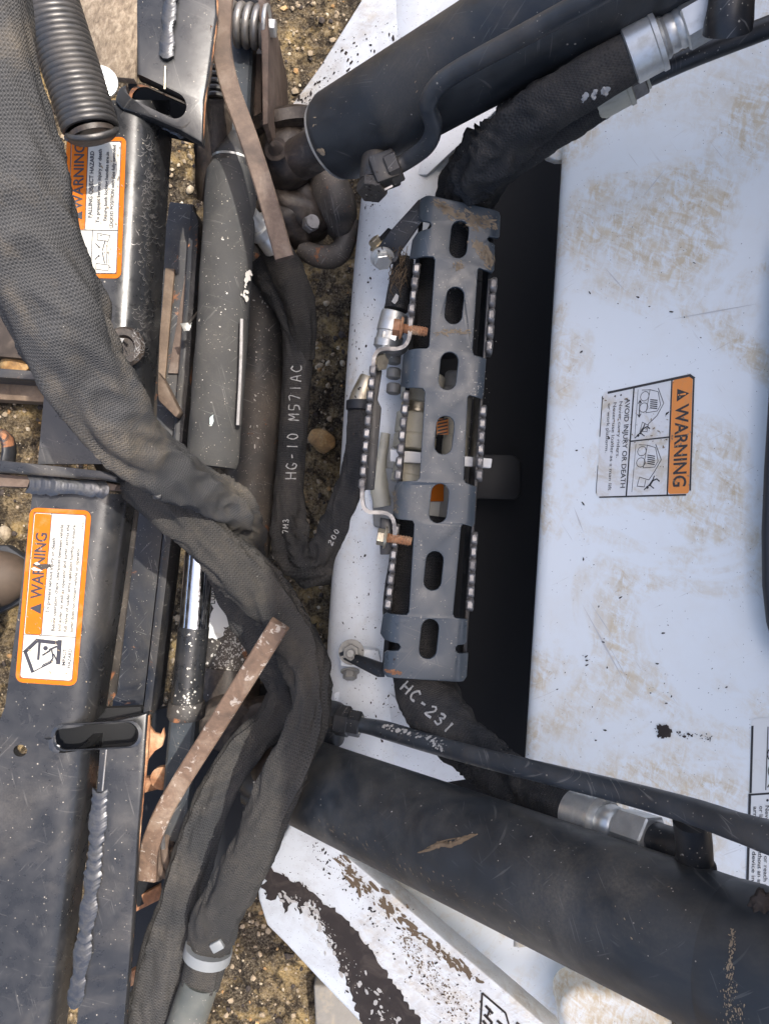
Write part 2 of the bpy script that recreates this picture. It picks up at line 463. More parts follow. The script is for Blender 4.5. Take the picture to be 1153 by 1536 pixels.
def soil_mat():
    m = Mat('soil')
    n1 = m.noise(9, 6, 0.65, dist=0.5); n2 = m.noise(42, 8, 0.74); n3 = m.noise(230, 5, 0.75); n4 = m.noise(17, 5, 0.6, m.map(loc=(3, 7, 0)))
    c = m.ramp(n2, [(0.32, (0.020, 0.014, 0.010)), (0.45, (0.085, 0.060, 0.035)), (0.58, (0.25, 0.18, 0.092)), (0.74, (0.48, 0.38, 0.23))])
    c = m.mix(m.ramp(n1, [(0.42, 0.85), (0.56, 0.0)]), c, (0.028, 0.021, 0.015))
    c = m.mix(m.ramp(n4, [(0.54, 0.0), (0.66, 0.7)]), c, (0.46, 0.32, 0.13))
    c = m.mix(m.mul(m.ramp(n3, [(0.47, 0.0), (0.68, 1.0)]), 0.5), c, (0.38, 0.32, 0.23))
    c = m.mix(m.mul(m.ramp(n3, [(0.36, 1.0), (0.46, 0.0)]), 0.7), c, (0.014, 0.011, 0.008))
    cr = m.voro(15, 'DISTANCE_TO_EDGE', m.map((1, 1, 1)))
    ce = m.ramp(m.math('ADD', cr, m.mul(m.math('SUBTRACT', n2, 0.5), 0.5)), [(0.0, 0.0), (0.05, 1.0)])
    c = m.mix(m.mul(m.math('SUBTRACT', 1.0, ce), 0.6), c, (0.014, 0.010, 0.007))
    h = m.math('ADD', m.math('ADD', m.mul(n2, 1.6), m.mul(n3, 0.9)), m.mul(ce, 0.5))
    m.set(Base_Color=c, Roughness=0.92, Normal=m.bump(h, 0.9, 0.012)); m.b.inputs['Specular IOR Level'].default_value = 0.2
    return m.m

M = {}
M['black'] = black_paint('black_paint')
A1, B1, A2, B2 = P(505, 206, .61), P(760, 57, .745), P(446, 1168, .548), P(1100, 1440, .958)
def perp(a, b, s): v = (b - a).normalized(); q = Vector((-v.y, v.x, 0)).normalized() * s; return tuple(q)
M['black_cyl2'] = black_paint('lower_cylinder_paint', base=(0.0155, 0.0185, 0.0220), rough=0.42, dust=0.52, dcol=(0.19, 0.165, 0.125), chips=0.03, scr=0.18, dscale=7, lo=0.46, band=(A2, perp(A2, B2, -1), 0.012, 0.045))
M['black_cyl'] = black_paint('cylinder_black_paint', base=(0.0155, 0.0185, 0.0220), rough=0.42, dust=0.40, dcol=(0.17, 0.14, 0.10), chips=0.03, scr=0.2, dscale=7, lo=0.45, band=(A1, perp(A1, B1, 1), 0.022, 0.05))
M['black_frame'] = black_paint('frame_black_paint', base=(0.0150, 0.0160, 0.0180), rough=0.29, dust=0.32, dcol=(0.19, 0.165, 0.135), chips=0.12, rust=0.0, scr=0.2, dscale=10, lo=0.5)
M['black_edge'] = black_paint('edge_black_paint', base=(0.02, 0.02, 0.021), rough=0.5, dust=0.7, dcol=(0.17, 0.14, 0.11), chips=0.4, rust=0.16, lo=0.36)
M['coupler'] = black_paint('coupler_dirty_paint', base=(0.009, 0.011, 0.016), rough=0.5, dust=0.6, dcol=(0.10, 0.085, 0.065), chips=0.3, rust=0.08, lo=0.4)
M['step'] = black_paint('step_grey_paint', base=(0.046, 0.058, 0.070), rough=0.33, dust=0.5, dcol=(0.26, 0.235, 0.19), chips=0.35, rust=0.0, scr=0.3, dscale=14, lo=0.57, var_amt=0.12)
M['bargrey'] = black_paint('pull_bar_paint', base=(0.030, 0.036, 0.043), rough=0.38, dust=0.4, chips=0.2)
M['rubber'] = black_paint('rubber_sleeve', base=(0.030, 0.031, 0.032), rough=0.8, dust=0.55, dcol=(0.105, 0.098, 0.087), chips=0.3, scr=0.2, dscale=13, lo=0.38)
M['hosebare'] = black_paint('bare_hose_rubber', base=(0.062, 0.066, 0.060), rough=0.45, dust=0.5, dcol=(0.17, 0.15, 0.12), chips=0.2, scr=0.2)
M['panel'] = white_paint('panel_white', base=(0.745, 0.775, 0.765), stain=0.78, scol=(0.50, 0.365, 0.17), lo=0.44, speck=0.12, sscale=7.5)
M['arm'] = white_paint('arm_white', stain=0.55, scol=(0.24, 0.17, 0.11), lo=0.50, speck=0.62, grime=0.42, rot=-38, sscale=6)
M['tubewhite'] = white_paint('tube_white', base=(0.66, 0.685, 0.69), stain=0.42, scol=(0.25, 0.20, 0.14), lo=0.55, speck=0.5, grime=0.25)
M['fab_light'] = fabric('sleeve_grey', base=(0.020, 0.0205, 0.0215), sheen=(0.070, 0.070, 0.071), dust=0.7, pitch=0.0027, dcol=(0.19, 0.155, 0.11), lo=0.46)
M['fab'] = fabric('sleeve_black', dust=0.42, pitch=0.0030)
M['fab_brown'] = fabric('sleeve_dusty', base=(0.012, 0.0118, 0.0115), dust=0.5, pitch=0.0030, dcol=(0.095, 0.080, 0.062), sheen=(0.038, 0.0375, 0.0365))
M['zinc'] = metal('zinc_plate', (0.58, 0.59, 0.575), 0.34, 0.55, (0.30, 0.27, 0.20), 0.72)
M['zinc_yellow'] = metal('yellow_zinc', (0.56, 0.50, 0.38), 0.38, 0.55, (0.24, 0.19, 0.12))
M['steel_dark'] = metal('worn_steel', (0.27, 0.255, 0.24), 0.42, 0.6, (0.06, 0.05, 0.045), 0.85)
M['worn'] = metal('worn_edge_steel', (0.27, 0.262, 0.255), 0.42, 0.75, (0.09, 0.075, 0.065), 0.75)
M['chrome'] = metal('chrome_rod', (0.82, 0.83, 0.85), 0.07, 0.08, (0.3, 0.3, 0.3), 1.0)
M['spring'] = metal('spring_steel', (0.085, 0.082, 0.080), 0.42, 0.55, (0.05, 0.042, 0.036), 0.8, 40)
M['weld'] = metal('weld_steel', (0.10, 0.102, 0.107), 0.30, 0.85, (0.02, 0.02, 0.021), 0.85, 110)
M['rust'] = rusty('rusty_lever', (0.060, 0.042, 0.032), (0.118, 0.082, 0.060), (0.175, 0.135, 0.105))
M['rust_flake'] = rusty('rusty_lever_flaked', (0.070, 0.045, 0.030), (0.140, 0.088, 0.058), (0.21, 0.155, 0.112), flakes=0.32)
M['rust_orange'] = rusty('orange_rust', (0.16, 0.06, 0.025), (0.36, 0.17, 0.08), (0.48, 0.33, 0.20))
M['cast'] = rusty('greasy_casting', (0.007, 0.006, 0.005), (0.028, 0.021, 0.016), (0.10, 0.082, 0.064), scale=40, rough=0.5)
M['dark'] = plain('dark_interior', (0.003, 0.0035, 0.005), 0.8)  # near-black; also stands in for shade in the gap and slots
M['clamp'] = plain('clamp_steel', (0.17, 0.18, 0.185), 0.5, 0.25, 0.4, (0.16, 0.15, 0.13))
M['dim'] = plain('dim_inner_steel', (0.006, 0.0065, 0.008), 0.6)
M['cream'] = plain('cream_fitting', (0.50, 0.47, 0.37), 0.45, 0.25, 0.5, (0.22, 0.19, 0.14))
M['whitepl'] = plain('white_block', (0.75, 0.75, 0.73), 0.4, 0.08)
M['greyblk'] = plain('grey_casting', (0.24, 0.235, 0.215), 0.5, 0.3, 0.5, (0.12, 0.10, 0.08))
M['ink'] = plain('decal_black', (0.012, 0.012, 0.013), 0.5, 0.0)
M['inkfade'] = plain('decal_faded_ink', (0.035, 0.035, 0.045), 0.5, 0.1, 0.2, (0.42, 0.38, 0.36), lo=0.55)
M['orange'] = plain('decal_orange', (0.46, 0.115, 0.004), 0.75, 0.2, 0.6, (0.36, 0.19, 0.08), lo=0.55)
M['orange2'] = plain('decal_orange_worn', (0.78, 0.25, 0.03), 0.45, 0.12, 0.6, (0.42, 0.24, 0.12), lo=0.54)
M['dwhite'] = plain('decal_white', (0.50, 0.49, 0.44), 0.75, 0.06, 0.5, (0.42, 0.37, 0.26), lo=0.52)
M['dwhite3'] = plain('decal_white_lifted_for_shade', (0.70, 0.70, 0.66), 0.5, 0.06, 0.5, (0.50, 0.42, 0.30), lo=0.55)  # paper white made lighter because this decal lies in shade
M['dwhite2'] = plain('decal_white_stained', (0.68, 0.68, 0.66), 0.45, 0.08, 0.7, (0.50, 0.42, 0.28), lo=0.5)
M['marker'] = plain('white_marker', (0.36, 0.36, 0.35), 0.6, 0.35, 0.35, (0.15, 0.15, 0.15), lo=0.5)
M['mudblack'] = plain('dark_mud', (0.030, 0.022, 0.018), 0.85, 0.5, 0.5, (0.09, 0.07, 0.055))
M['mud'] = plain('tan_mud', (0.27, 0.21, 0.14), 0.9, 0.5, 0.5, (0.12, 0.09, 0.06))
M['flakewhite'] = plain('white_paint_flake', (0.46, 0.44, 0.40), 0.7, 0.3, 0.5, (0.35, 0.31, 0.26))
M['straw'] = plain('straw_brown', (0.15, 0.105, 0.062), 0.85, 0.5)
M['seal'] = plain('rubber_seal', (0.018, 0.02, 0.024), 0.55, 0.3)
M['glass'] = plain('cab_glass', (0.02, 0.025, 0.03), 0.05, 0.0)
M['denim'] = plain('blue_cloth', (0.018, 0.065, 0.14), 0.9, 0.4)
M['boot'] = plain('boot_leather', (0.075, 0.052, 0.036), 0.7, 0.5)
M['rock'] = rusty('yellow_stone', (0.14, 0.075, 0.028), (0.30, 0.17, 0.06), (0.42, 0.30, 0.15), scale=40)
M['stone'] = rusty('pale_stone', (0.16, 0.12, 0.075), (0.34, 0.28, 0.19), (0.50, 0.45, 0.36), scale=60)
M['timber'] = rusty('weathered_board', (0.07, 0.045, 0.028), (0.14, 0.095, 0.06), (0.22, 0.16, 0.11), scale=14)
M['tan'] = rusty('sandy_skin', (0.13, 0.095, 0.065), (0.27, 0.21, 0.145), (0.40, 0.33, 0.24), scale=110, rough=0.95)
M['tyre'] = plain('grey_tyre', (0.16, 0.15, 0.135), 0.9, 0.35, 0.4)
M['soil'] = soil_mat()
for _n in ('orange', 'dwhite', 'inkfade'): M[_n].node_tree.nodes['Principled BSDF'].inputs['Specular IOR Level'].default_value = 0.2

# ------------------------------------------------------------------ flat print
_tc = {}
def text_geo(s, bold=0.0):
    key = (s, bold)
    if key in _tc: return _tc[key]
    cu = bpy.data.curves.new('t', 'FONT'); cu.body = s; cu.resolution_u = 3; cu.offset = bold
    o = bpy.data.objects.new('t', cu); COL.objects.link(o)
    dg = bpy.context.evaluated_depsgraph_get(); dg.update()
    me = bpy.data.meshes.new_from_object(o.evaluated_get(dg))
    V = [(v.co.x, v.co.y) for v in me.vertices]; Fc = [tuple(p.vertices) for p in me.polygons]
    bpy.data.objects.remove(o); bpy.data.meshes.remove(me)
    _tc[key] = (V, Fc); return V, Fc
class Decal:
    """flat print on a plane; corners (photo px): text bottom-left, bottom-right, top-left, top-right; unit square UxV"""
    def __init__(s, plane, corners, W, Hh):
        s.pl = plane; s.W, s.Hh = W, Hh
        s.c = [plane.at(*q) for q in corners]
    def p(s, u, v, off):
        a, b = u / s.W, v / s.Hh
        return s.c[0] * (1 - a) * (1 - b) + s.c[1] * a * (1 - b) + s.c[2] * (1 - a) * b + s.c[3] * a * b + s.pl.n * off
    def poly(s, pts, off): return [s.p(u, v, off) for u, v in pts], [tuple(range(len(pts)))]
    def rrect(s, u0, v0, u1, v1, r, off, k=5):
        pts = []
        for cx, cy, a in ((u1 - r, v0 + r, -90), (u1 - r, v1 - r, 0), (u0 + r, v1 - r, 90), (u0 + r, v0 + r, 180)):
            for i in range(k + 1):
                t = math.radians(a + 90 * i / k); pts.append((cx + r * math.cos(t), cy + r * math.sin(t)))
        return s.poly(pts, off)
    def line(s, pts, wd, off):
        out = []
        for (x0, y0), (x1, y1) in zip(pts[:-1], pts[1:]):
            L = math.hypot(x1 - x0, y1 - y0) or 1; nx, ny = -(y1 - y0) / L * wd / 2, (x1 - x0) / L * wd / 2
            ex, ey = (x1 - x0) / L * wd * 0.4, (y1 - y0) / L * wd * 0.4
            out.append(s.poly([(x0 - ex + nx, y0 - ey + ny), (x0 - ex - nx, y0 - ey - ny), (x1 + ex - nx, y1 + ey - ny), (x1 + ex + nx, y1 + ey + ny)], off + 1e-5 * len(out)))
        return join(*out)
    def disc(s, u, v, r, off): return s.poly([(u + r * math.cos(t * 0.5236), v + r * math.sin(t * 0.5236)) for t in range(12)], off)
    def text(s, st, u0, u1, v0, v1, off, bold=0.0):
        V, Fc = text_geo(st, bold)
        xs = [a for a, _ in V]; x0, x1 = min(xs), max(xs)
        cap = text_geo('H', bold)[0]; ch = max(b for _, b in cap)
        f = lambda a, b: s.p(u0 + (a - x0) / (x1 - x0) * (u1 - u0), v0 + b / ch * (v1 - v0), off)
        return [f(a, b) for a, b in V], Fc
def wedge_ripple(*a): pass
# ------------------------------------------------------------------ ground
def axis_pts():
    a = [-60, -25, -10, -5, -3, -2.2]; n = 150
    a += [-1.6 + 3.2 * i / n for i in range(n + 1)]; a += [2.2, 3, 5, 10, 25, 60]; return a
gx = axis_pts(); gy = axis_pts(); GV, GF = [], []
def gh(x, y):
    p = Vector((x, y, 0))
    h = 0.020 * mn.noise(p * 4) + 0.014 * mn.noise(p * 11 + Vector((3, 1, 0))) + 0.010 * mn.noise(p * 27) + 0.005 * mn.noise(p * 60)
    return h if max(abs(x), abs(y)) < 2.5 else 0.3 * h
for y in gy:
    for x in gx: GV.append((x, y, gh(x, y)))
nx = len(gx)
for j in range(len(gy) - 1):
    for i in range(nx - 1): GF.append((j * nx + i, j * nx + i + 1, (j + 1) * nx + i + 1, (j + 1) * nx + i))
g = mk('ground', (GV, GF), M['soil'], auto=80); g['kind'] = 'structure'
# loose gravel: nobody could count it
bm0 = bmesh.new(); bmesh.ops.create_icosphere(bm0, subdivisions=1, radius=1.0)
IV = [v.co.copy() for v in bm0.verts]; bm0.verts.index_update(); IF = [tuple(v.index for v in f.verts) for f in bm0.faces]; bm0.free()
def pebbles(count, rmin, rmax, seed):
    rnd = random.Random(seed); V, Fc = [], []
    for _ in range(count):
        x, y = rnd.uniform(-0.85, 0.25), rnd.uniform(-1.15, 1.15)
        r = rmin * (rmax / rmin) ** (rnd.random() ** 2.2); o = len(V)
        s = Vector((rnd.uniform(.7, 1.3), rnd.uniform(.7, 1.3), rnd.uniform(.5, .9))); a = rnd.random() * 6.28
        R = Matrix.Rotation(a, 3, 'Z')
        for v in IV:
            q = v * (1 + rnd.uniform(-.22, .22)); V.append(R @ Vector((q.x * s.x, q.y * s.y, q.z * s.z)) * r + Vector((x, y, gh(x, y) + 0.25 * r)))
        Fc += [tuple(i + o for i in f) for f in IF]
    return V, Fc
for i, (cnt, mat, a, b) in enumerate(((3000, M['stone'], 0.0010, 0.005), (7500, M['mud'], 0.0010, 0.007), (2600, M['mudblack'], 0.0010, 0.007), (600, M['rock'], 0.0015, 0.007))):
    o = mk('gravel', pebbles(cnt, a, b, i + 3), mat, smooth=False)
    o['kind'] = 'stuff'
    tag(o, ['pale grit scattered through the brown soil', 'tan grit and crumbs of soil under the loader', 'black clods of dirt lying on the soil', 'yellow stone chips in the soil'][i], 'gravel')
tag(mk('rock', blob(P(484, 661, 0.015), 0.027, 0.022, 0.018, 0.25, 2.5, 4, 3, -0.5), M['rock']), 'fist-sized yellow rock on the soil beside the hose marked HG-10', 'rock')
for k, (x, y, r, lb) in enumerate(((480, 548, .007, 'pale chip of stone just above the yellow rock'), (492, 545, .006, 'small rounded pebble beside a pale stone chip above the yellow rock'), (514, 545, .0065, 'little tan pebble against the white cross tube, above the yellow rock'),
                                   (490, 455, .007, 'light pebble on the soil near the rusty lever end'), (285, 285, .009, 'pale round pebble beyond the top of the dark coupler beam'),
                                   (8, 800, .016, 'brown round stone beside the lower warning plate'), (25, 548, .030, 'yellow rough stone above the dark timber board'), (66, 672, .011, 'orange stone chip beside the cracked black plate'), (585, 470, .010, 'small stone hidden beside the white cross tube'))):
    if k == 8: continue
    tag(mk('pebble', blob(P(x, y, gh(P(x, y, 0).x, P(x, y, 0).y) + 0.3 * r), r, r * .8, r * .7, 0.25, 2.2, k + 9, 2, k), M['stone'] if k not in (6, 7) else M['rock']), lb, 'stone')

# ------------------------------------------------------------------ loader boom: cross tube, front panel, side arms
boom = thing('loader_boom', (0.05, 0, 0.40), 'white dirt-smeared loader boom: broad front panel, round cross tube and two angled arms', 'loader boom')
mk('cross_tube', tube([(640, -60, .43, .056), (617, 180, .43, .056), (592, 420, .43, .057), (574, 700, .43, .058), (558, 950, .43, .060), (545, 1230, .43, .060)], n=48, step=.02), M['tubewhite'], boom)
mk('gusset_plate', slab([(500, 1040, .475), (560, 1020, .485), (640, 1085, .485), (718, 1128, .485), (721, 1166, .485), (560, 1190, .485), (500, 1150, .47)], .012), M['tubewhite'], boom)
mk('gusset_plate', slab([(640, 185, .480), (700, 120, .485), (760, 150, .485), (640, 262, .485), (575, 262, .480), (580, 220, .48)], .012), M['tubewhite'], boom)
PAN = Plane((842, 200, .585), (785, 1115, .585), (1120, 640, .665))
def xl(y): return 842 - (y - 200) * 0.0615
def pz(x, y): return PAN.at(x, y).z
st = []
for y in (-160, 200, 650, 1115, 1420):
    a = xl(y)
    st.append([(a + 34, y, .36), (a, y, pz(a, y)), (1185, y, pz(1185, y)), (1330, y, pz(1185, y) - .075)])
mk('front_panel', formed(st, [.020, .05], .006), M['panel'], boom)
# rounded white ear beside the panel's upper corner
mk('bracket_ear', slab([(830, 190, .56), (818, 205, .56), (814, 222, .56), (820, 235, .56), (834, 240, .56), (860, 240, .56), (870, 180, .56)], .012, .002), M['panel'], boom)
# lower arm
ARM = Plane((395, 1320, .42), (540, 1536, .45), (760, 1490, .52))
def sl(plane, pts): return [(x, y, plane.at(x, y).z) for x, y in pts]
arm_lo = mk('side_arm', slab(sl(ARM, [(440, 1228), (500, 1268), (560, 1318), (660, 1404), (760, 1488), (850, 1566), (570, 1566), (480, 1472), (430, 1418), (400, 1388), (388, 1350), (386, 1325)]), .05, .004), M['arm'], boom)
mk('arm_inner_plate', slab([(520, 1285, .36), (1300, 1285, .40), (1300, 1620, .40), (620, 1620, .36)], .02), M['panel'], boom)
mk('cover_boss', slab([(846, 1540, .47), (838, 1512, .47), (850, 1490, .47), (872, 1483, .47), (905, 1488, .47), (960, 1500, .47), (1010, 1530, .47), (1020, 1590, .47), (850, 1590, .47)], .06, .012, 4), M['panel'], boom)
ARU = Plane((432, 165, .44), (545, 0, .46), (690, 0, .50))
mk('side_arm', slab(sl(ARU, [(436, 158), (480, 98), (560, -30), (720, -30), (640, 60), (540, 130), (500, 170), (450, 200), (428, 190)]), .05, .004), M['arm'], boom)
mk('arm_trim', slab([(660, 45, .48), (690, -5, .48), (705, -30, .48), (720, -30, .48), (780, -30, .48), (700, 60, .48)], .02, .002), M['coupler'], boom)

def jag(plane, pts, amp, n, seed, off):
    """ragged outline on a plane from coarse photo points"""
    rnd = random.Random(seed); out = []
    for (a, b) in zip(pts, pts[1:] + pts[:1]):
        L = math.hypot(b[0] - a[0], b[1] - a[1]); k = max(1, int(L / n))
        ny, nx_ = (b[0] - a[0]) / L, -(b[1] - a[1]) / L
        for i in range(k):
            t = i / k; r = rnd.uniform(-1, 1) * amp * (1 if rnd.random() < .75 else 2.0)
            out.append(plane.at(a[0] + (b[0] - a[0]) * t + nx_ * r, a[1] + (b[1] - a[1]) * t + ny * r, off))
    return out, [tuple(range(len(out)))]
def flakes(plane, pts, n, seed, rmin, rmax, off, el=2.0, ang=None):
    """scatter of small ragged flakes inside a polyline corridor; pts = (px,py,halfwidth)"""
    rnd = random.Random(seed); V, Fc = [], []
    for i in range(n):
        k = rnd.randrange(len(pts) - 1); t = rnd.random(); a, b = pts[k], pts[k + 1]
        hw = a[2] + (b[2] - a[2]) * t
        cx, cy = a[0] + (b[0] - a[0]) * t + rnd.gauss(0, .5) * hw, a[1] + (b[1] - a[1]) * t + rnd.gauss(0, .5) * hw
        r = rmin + (rmax - rmin) * rnd.random() ** 2.5; m = rnd.randint(5, 8); th = rnd.random() * 6.28 if ang is None else ang + rnd.gauss(0, .35)
        o = len(V); e = rnd.uniform(1, el)
        for j in range(m):
            q = 6.283 * j / m; rr = r * rnd.uniform(.55, 1.2); x, y = rr * math.cos(q) * e, rr * math.sin(q)
            V.append(plane.at(cx + x * math.cos(th) - y * math.sin(th), cy + x * math.sin(th) + y * math.cos(th), off + i * 1e-7))
        Fc.append(tuple(o + j for j in range(m)))
    return V, Fc
# worn dark stripe on the lower arm
sv = join(jag(ARM, [(400, 1300), (418, 1308), (450, 1326), (478, 1346), (502, 1362), (534, 1394), (564, 1434), (594, 1484), (632, 1532), (660, 1566), (556, 1566), (536, 1520), (526, 1480), (500, 1430), (488, 1396), (474, 1354), (462, 1352), (449, 1372), (440, 1350), (427, 1370), (418, 1345), (404, 1352), (394, 1330)], 3.0, 5, 2, .0006),
          flakes(ARM, [(400, 1330, 14), (450, 1330, 18), (500, 1400, 18), (545, 1480, 26), (600, 1536, 26)], 300, 4, .6, 3.2, .0009, 3, 1.0))
st_o = mk('worn_stripe', sv, M['mudblack'], boom, smooth=False); st_o['label'] = 'dark worn graphic stripe along the arm'
mk('paint_gap', flakes(ARM, [(420, 1340, 10), (470, 1360, 10), (500, 1420, 12), (560, 1500, 18), (590, 1536, 18)], 150, 14, .5, 3.4, .0013, 3, 1.0), M['flakewhite'], boom, smooth=False)
mk('mud_smear', join(flakes(ARM, [(505, 1285, 8), (540, 1325, 12), (590, 1365, 10), (650, 1420, 7), (720, 1472, 5)], 260, 6, .7, 4.0, .0006, 4, .9)), M['straw'], boom, smooth=False)
mk('mud_smear', flakes(ARM, [(470, 1265, 10), (520, 1330, 16), (600, 1420, 50), (680, 1500, 60)], 170, 8, .5, 2.0, .0006, 2.5), M['mudblack'], boom, smooth=False)
mk('mud_smear', flakes(ARM, [(600, 1400, 10), (650, 1470, 26), (700, 1530, 30)], 420, 9, .4, 1.6, .0006, 2.5, .9), M['straw'], boom, smooth=False)
mk('mud_smear', flakes(ARU, [(440, 165, 8), (470, 150, 16), (500, 100, 14), (560, 60, 40), (620, 10, 40)], 130, 11, .4, 2.2, .0006, 3, -1.0), M['mudblack'], boom, smooth=False)
# badge on the lower arm
bd = Decal(ARM, [(700, 1566), (740, 1470), (760, 1590), (800, 1494)], 100, 60)
def aline(pts, wd, off=.0008):
    out = []
    for (x0, y0), (x1, y1) in zip(pts[:-1], pts[1:]):
        L = math.hypot(x1 - x0, y1 - y0); nx_, ny = -(y1 - y0) / L * wd / 2, (x1 - x0) / L * wd / 2
        out.append(([ARM.at(x0 + nx_, y0 + ny, off), ARM.at(x0 - nx_, y0 - ny, off), ARM.at(x1 - nx_, y1 - ny, off), ARM.at(x1 + nx_, y1 + ny, off)], [(0, 1, 2, 3)]))
    return join(*out)
mk('badge', join(aline([(719, 1560), (723, 1489), (758, 1519)], 3.2), aline([(758, 1519), (764, 1540), (764, 1566)], 2.8),
                 aline([(728, 1508), (739, 1520)], 4), aline([(735, 1512), (730, 1526)], 3), aline([(726, 1521), (738, 1534)], 4), aline([(724, 1530), (740, 1552)], 4), aline([(738, 1534), (724, 1548)], 3),
                 aline([(745, 1530), (756, 1540)], 4), aline([(774, 1533), (782, 1540)], 4)), M['mudblack'], boom, smooth=False)

# big warning decal on the front panel
def outline(D, u0, v0, u1, v1, wd, off): return D.line([(u0, v0), (u1, v0), (u1, v1), (u0, v1), (u0, v0)], wd, off)
D = Decal(PAN, [(903.5, 588.5), (893, 746), (1040, 562), (1034, 742)], 1000, 900)
dec = mk('warning_decal', D.rrect(0, 0, 1000, 900, 40, .0006), M['dwhite2'], boom, smooth=False)
dec['label'] = 'worn orange and white warning decal with two pictures'
mk('border', join(D.line([(15, 60), (0, 860), (30, 900)], 22, .0009), D.line([(30, 900), (960, 900)], 16, .0009), D.line([(1000, 860), (1000, 40)], 14, .0009), D.line([(960, 0), (700, 0)], 6, .0009), D.line([(420, 0), (40, 0)], 9, .0009),
                  D.line([(5, 318), (995, 300)], 14, .0009), D.line([(5, 690), (995, 690)], 14, .0009), D.line([(500, 310), (500, 690)], 13, .00095)), M['ink'], dec, smooth=False)
mk('header', D.rrect(12, 698, 990, 890, 24, .0008), M['orange2'], dec, smooth=False)
mk('lettering', join(D.text('WARNING', 235, 930, 740, 862, .0011, .018), D.poly([(95, 745), (205, 745), (150, 862)], .0011),
                     D.text('AVOID INJURY OR DEATH', 100, 920, 238, 284, .0011, .012), D.text('Never carry riders.', 120, 640, 178, 210, .0011), D.text('Never use loader as a man lift', 120, 940, 118, 150, .0011), D.text('or work platform.', 120, 580, 62, 94, .0011),
                     D.disc(60, 190, 9, .0011), D.disc(60, 130, 9, .0011)), M['ink'], dec, smooth=False)
mk('exclamation', join(D.poly([(144, 775), (156, 775), (158, 830), (142, 830)], .0013), D.disc(150, 760, 7, .0013)), M['orange2'], dec, smooth=False)
def circ(D, u, v, r, wd, off): return D.line([(u + r * math.cos(t * .5236), v + r * math.sin(t * .5236)) for t in range(13)], wd, off)
pk = []
for u0, tl in ((0, 0), (490, 1)):
    z = .0010
    pk += [D.line([(u0 + 40, 360 + 8 * tl), (u0 + 470, 352)], 4, z), circ(D, u0 + 110, 430, 42, 5, z), circ(D, u0 + 210, 425, 42, 5, z),
           D.line([(u0 + 60, 480), (u0 + 50, 400)], 5, z), D.line([(u0 + 60, 480), (u0 + 90, 560), (u0 + 210, 590), (u0 + 260, 560), (u0 + 260, 450), (u0 + 60, 480)], 5, z),
           D.line([(u0 + 60, 560), (u0 + 200, 620), (u0 + 300, 560), (u0 + 370, 470 + 40 * tl)], 6, z), D.line([(u0 + 370, 470 + 40 * tl), (u0 + 340, 420), (u0 + 420, 400), (u0 + 430, 470), (u0 + 370, 480)], 5, z)]
    for q in range(5): pk.append(D.line([(u0 + 150 + q * 18, 490), (u0 + 165 + q * 18, 555)], 9, z))
for hu, hv in ((455, 385), (925, 500)):
    pk += [D.disc(hu, hv, 13, .0011), D.line([(hu - 18, hv + 20), (hu - 55, hv + 45)], 18, .0011), D.line([(hu - 55, hv + 45), (hu - 70, hv + 85), (hu - 50, hv + 110)], 11, .0011), D.line([(hu - 55, hv + 45), (hu - 95, hv + 60)], 11, .0011), D.line([(hu - 20, hv + 20), (hu + 10, hv + 60)], 9, .0011), D.line([(hu - 20, hv + 15), (hu + 20, hv - 30)], 9, .0011)]
pk += [D.line([(140, 335 + 50), (290, 385)], 8, .0011), D.line([(165, 400), (140, 385), (165, 370)], 8, .0011), D.line([(265, 400), (290, 385), (265, 370)], 8, .0011)]
mk('pictogram', join(*pk), M['ink'], dec, smooth=False)
mk('scuff_marks', flakes(PAN, [(915, 600, 20), (960, 660, 60), (1020, 640, 30), (1015, 720, 30)], 150, 21, .3, 1.5, .0020, 3), M['mud'], dec, smooth=False)
# second decal at the panel's lower right
D2 = Decal(PAN, [(1126, 1078), (1118, 1360), (1215, 1072), (1210, 1354)], 282, 90)
d2 = mk('caution_decal', D2.rrect(0, 0, 282, 90, 6, .0006), M['dwhite3'], boom, smooth=False)
d2['label'] = 'white caution decal with black text, partly behind the steel line'
mk('border', join(D2.line([(12, 2), (110, 2)], 3.5, .0009), D2.line([(3, 30), (3, 90)], 2.5, .0009), D2.line([(114, 0), (114, 90)], 3, .0009), D2.line([(114, 1), (282, 1)], 4, .0009), D2.line([(14, 26), (108, 25)], 1.5, .0009)), M['ink'], d2, smooth=False)
mk('lettering', join(D2.text('arm support device installed', 132, 276, 7, 13, .0011, .004), D2.text('or lift cylinder without an approved', 132, 300 - 20, 16, 22, .0011, .004), D2.text('Never go under or reach under', 132, 276, 25, 31, .0011, .004), D2.disc(124, 28, 2, .0011),
                     D2.text('Never', 16, 60, 34, 40, .0011)), M['ink'], d2, smooth=False)
mk('pictogram', join(circ(D2, 55, 38, 12, 1.5, .0010), circ(D2, 80, 40, 12, 1.5, .0010), D2.line([(84, 30), (96, 34), (104, 28)], 2, .0010)), M['ink'], d2, smooth=False)
# dried mud crumbs on the panel
mc = join(jag(PAN, [(984, 1088), (1000, 1086), (1008, 1096), (1004, 1106), (992, 1108), (986, 1100)], 1.3, 1.6, 3, .0015), flakes(PAN, [(1010, 1098, 5), (1035, 1102, 5), (1065, 1108, 5)], 34, 5, .6, 2.2, .0012, 2, .2),
          flakes(PAN, [(880, 240, 90), (960, 480, 130), (900, 800, 90), (900, 1080, 80), (1080, 1000, 60)], 80, 15, .35, 1.7, .0010, 3), flakes(PAN, [(992, 1097, 9), (994, 1097, 9)], 46, 7, .5, 2.4, .0018, 2))
mk('mud_crumbs', mc, M['mudblack'], boom, smooth=False)
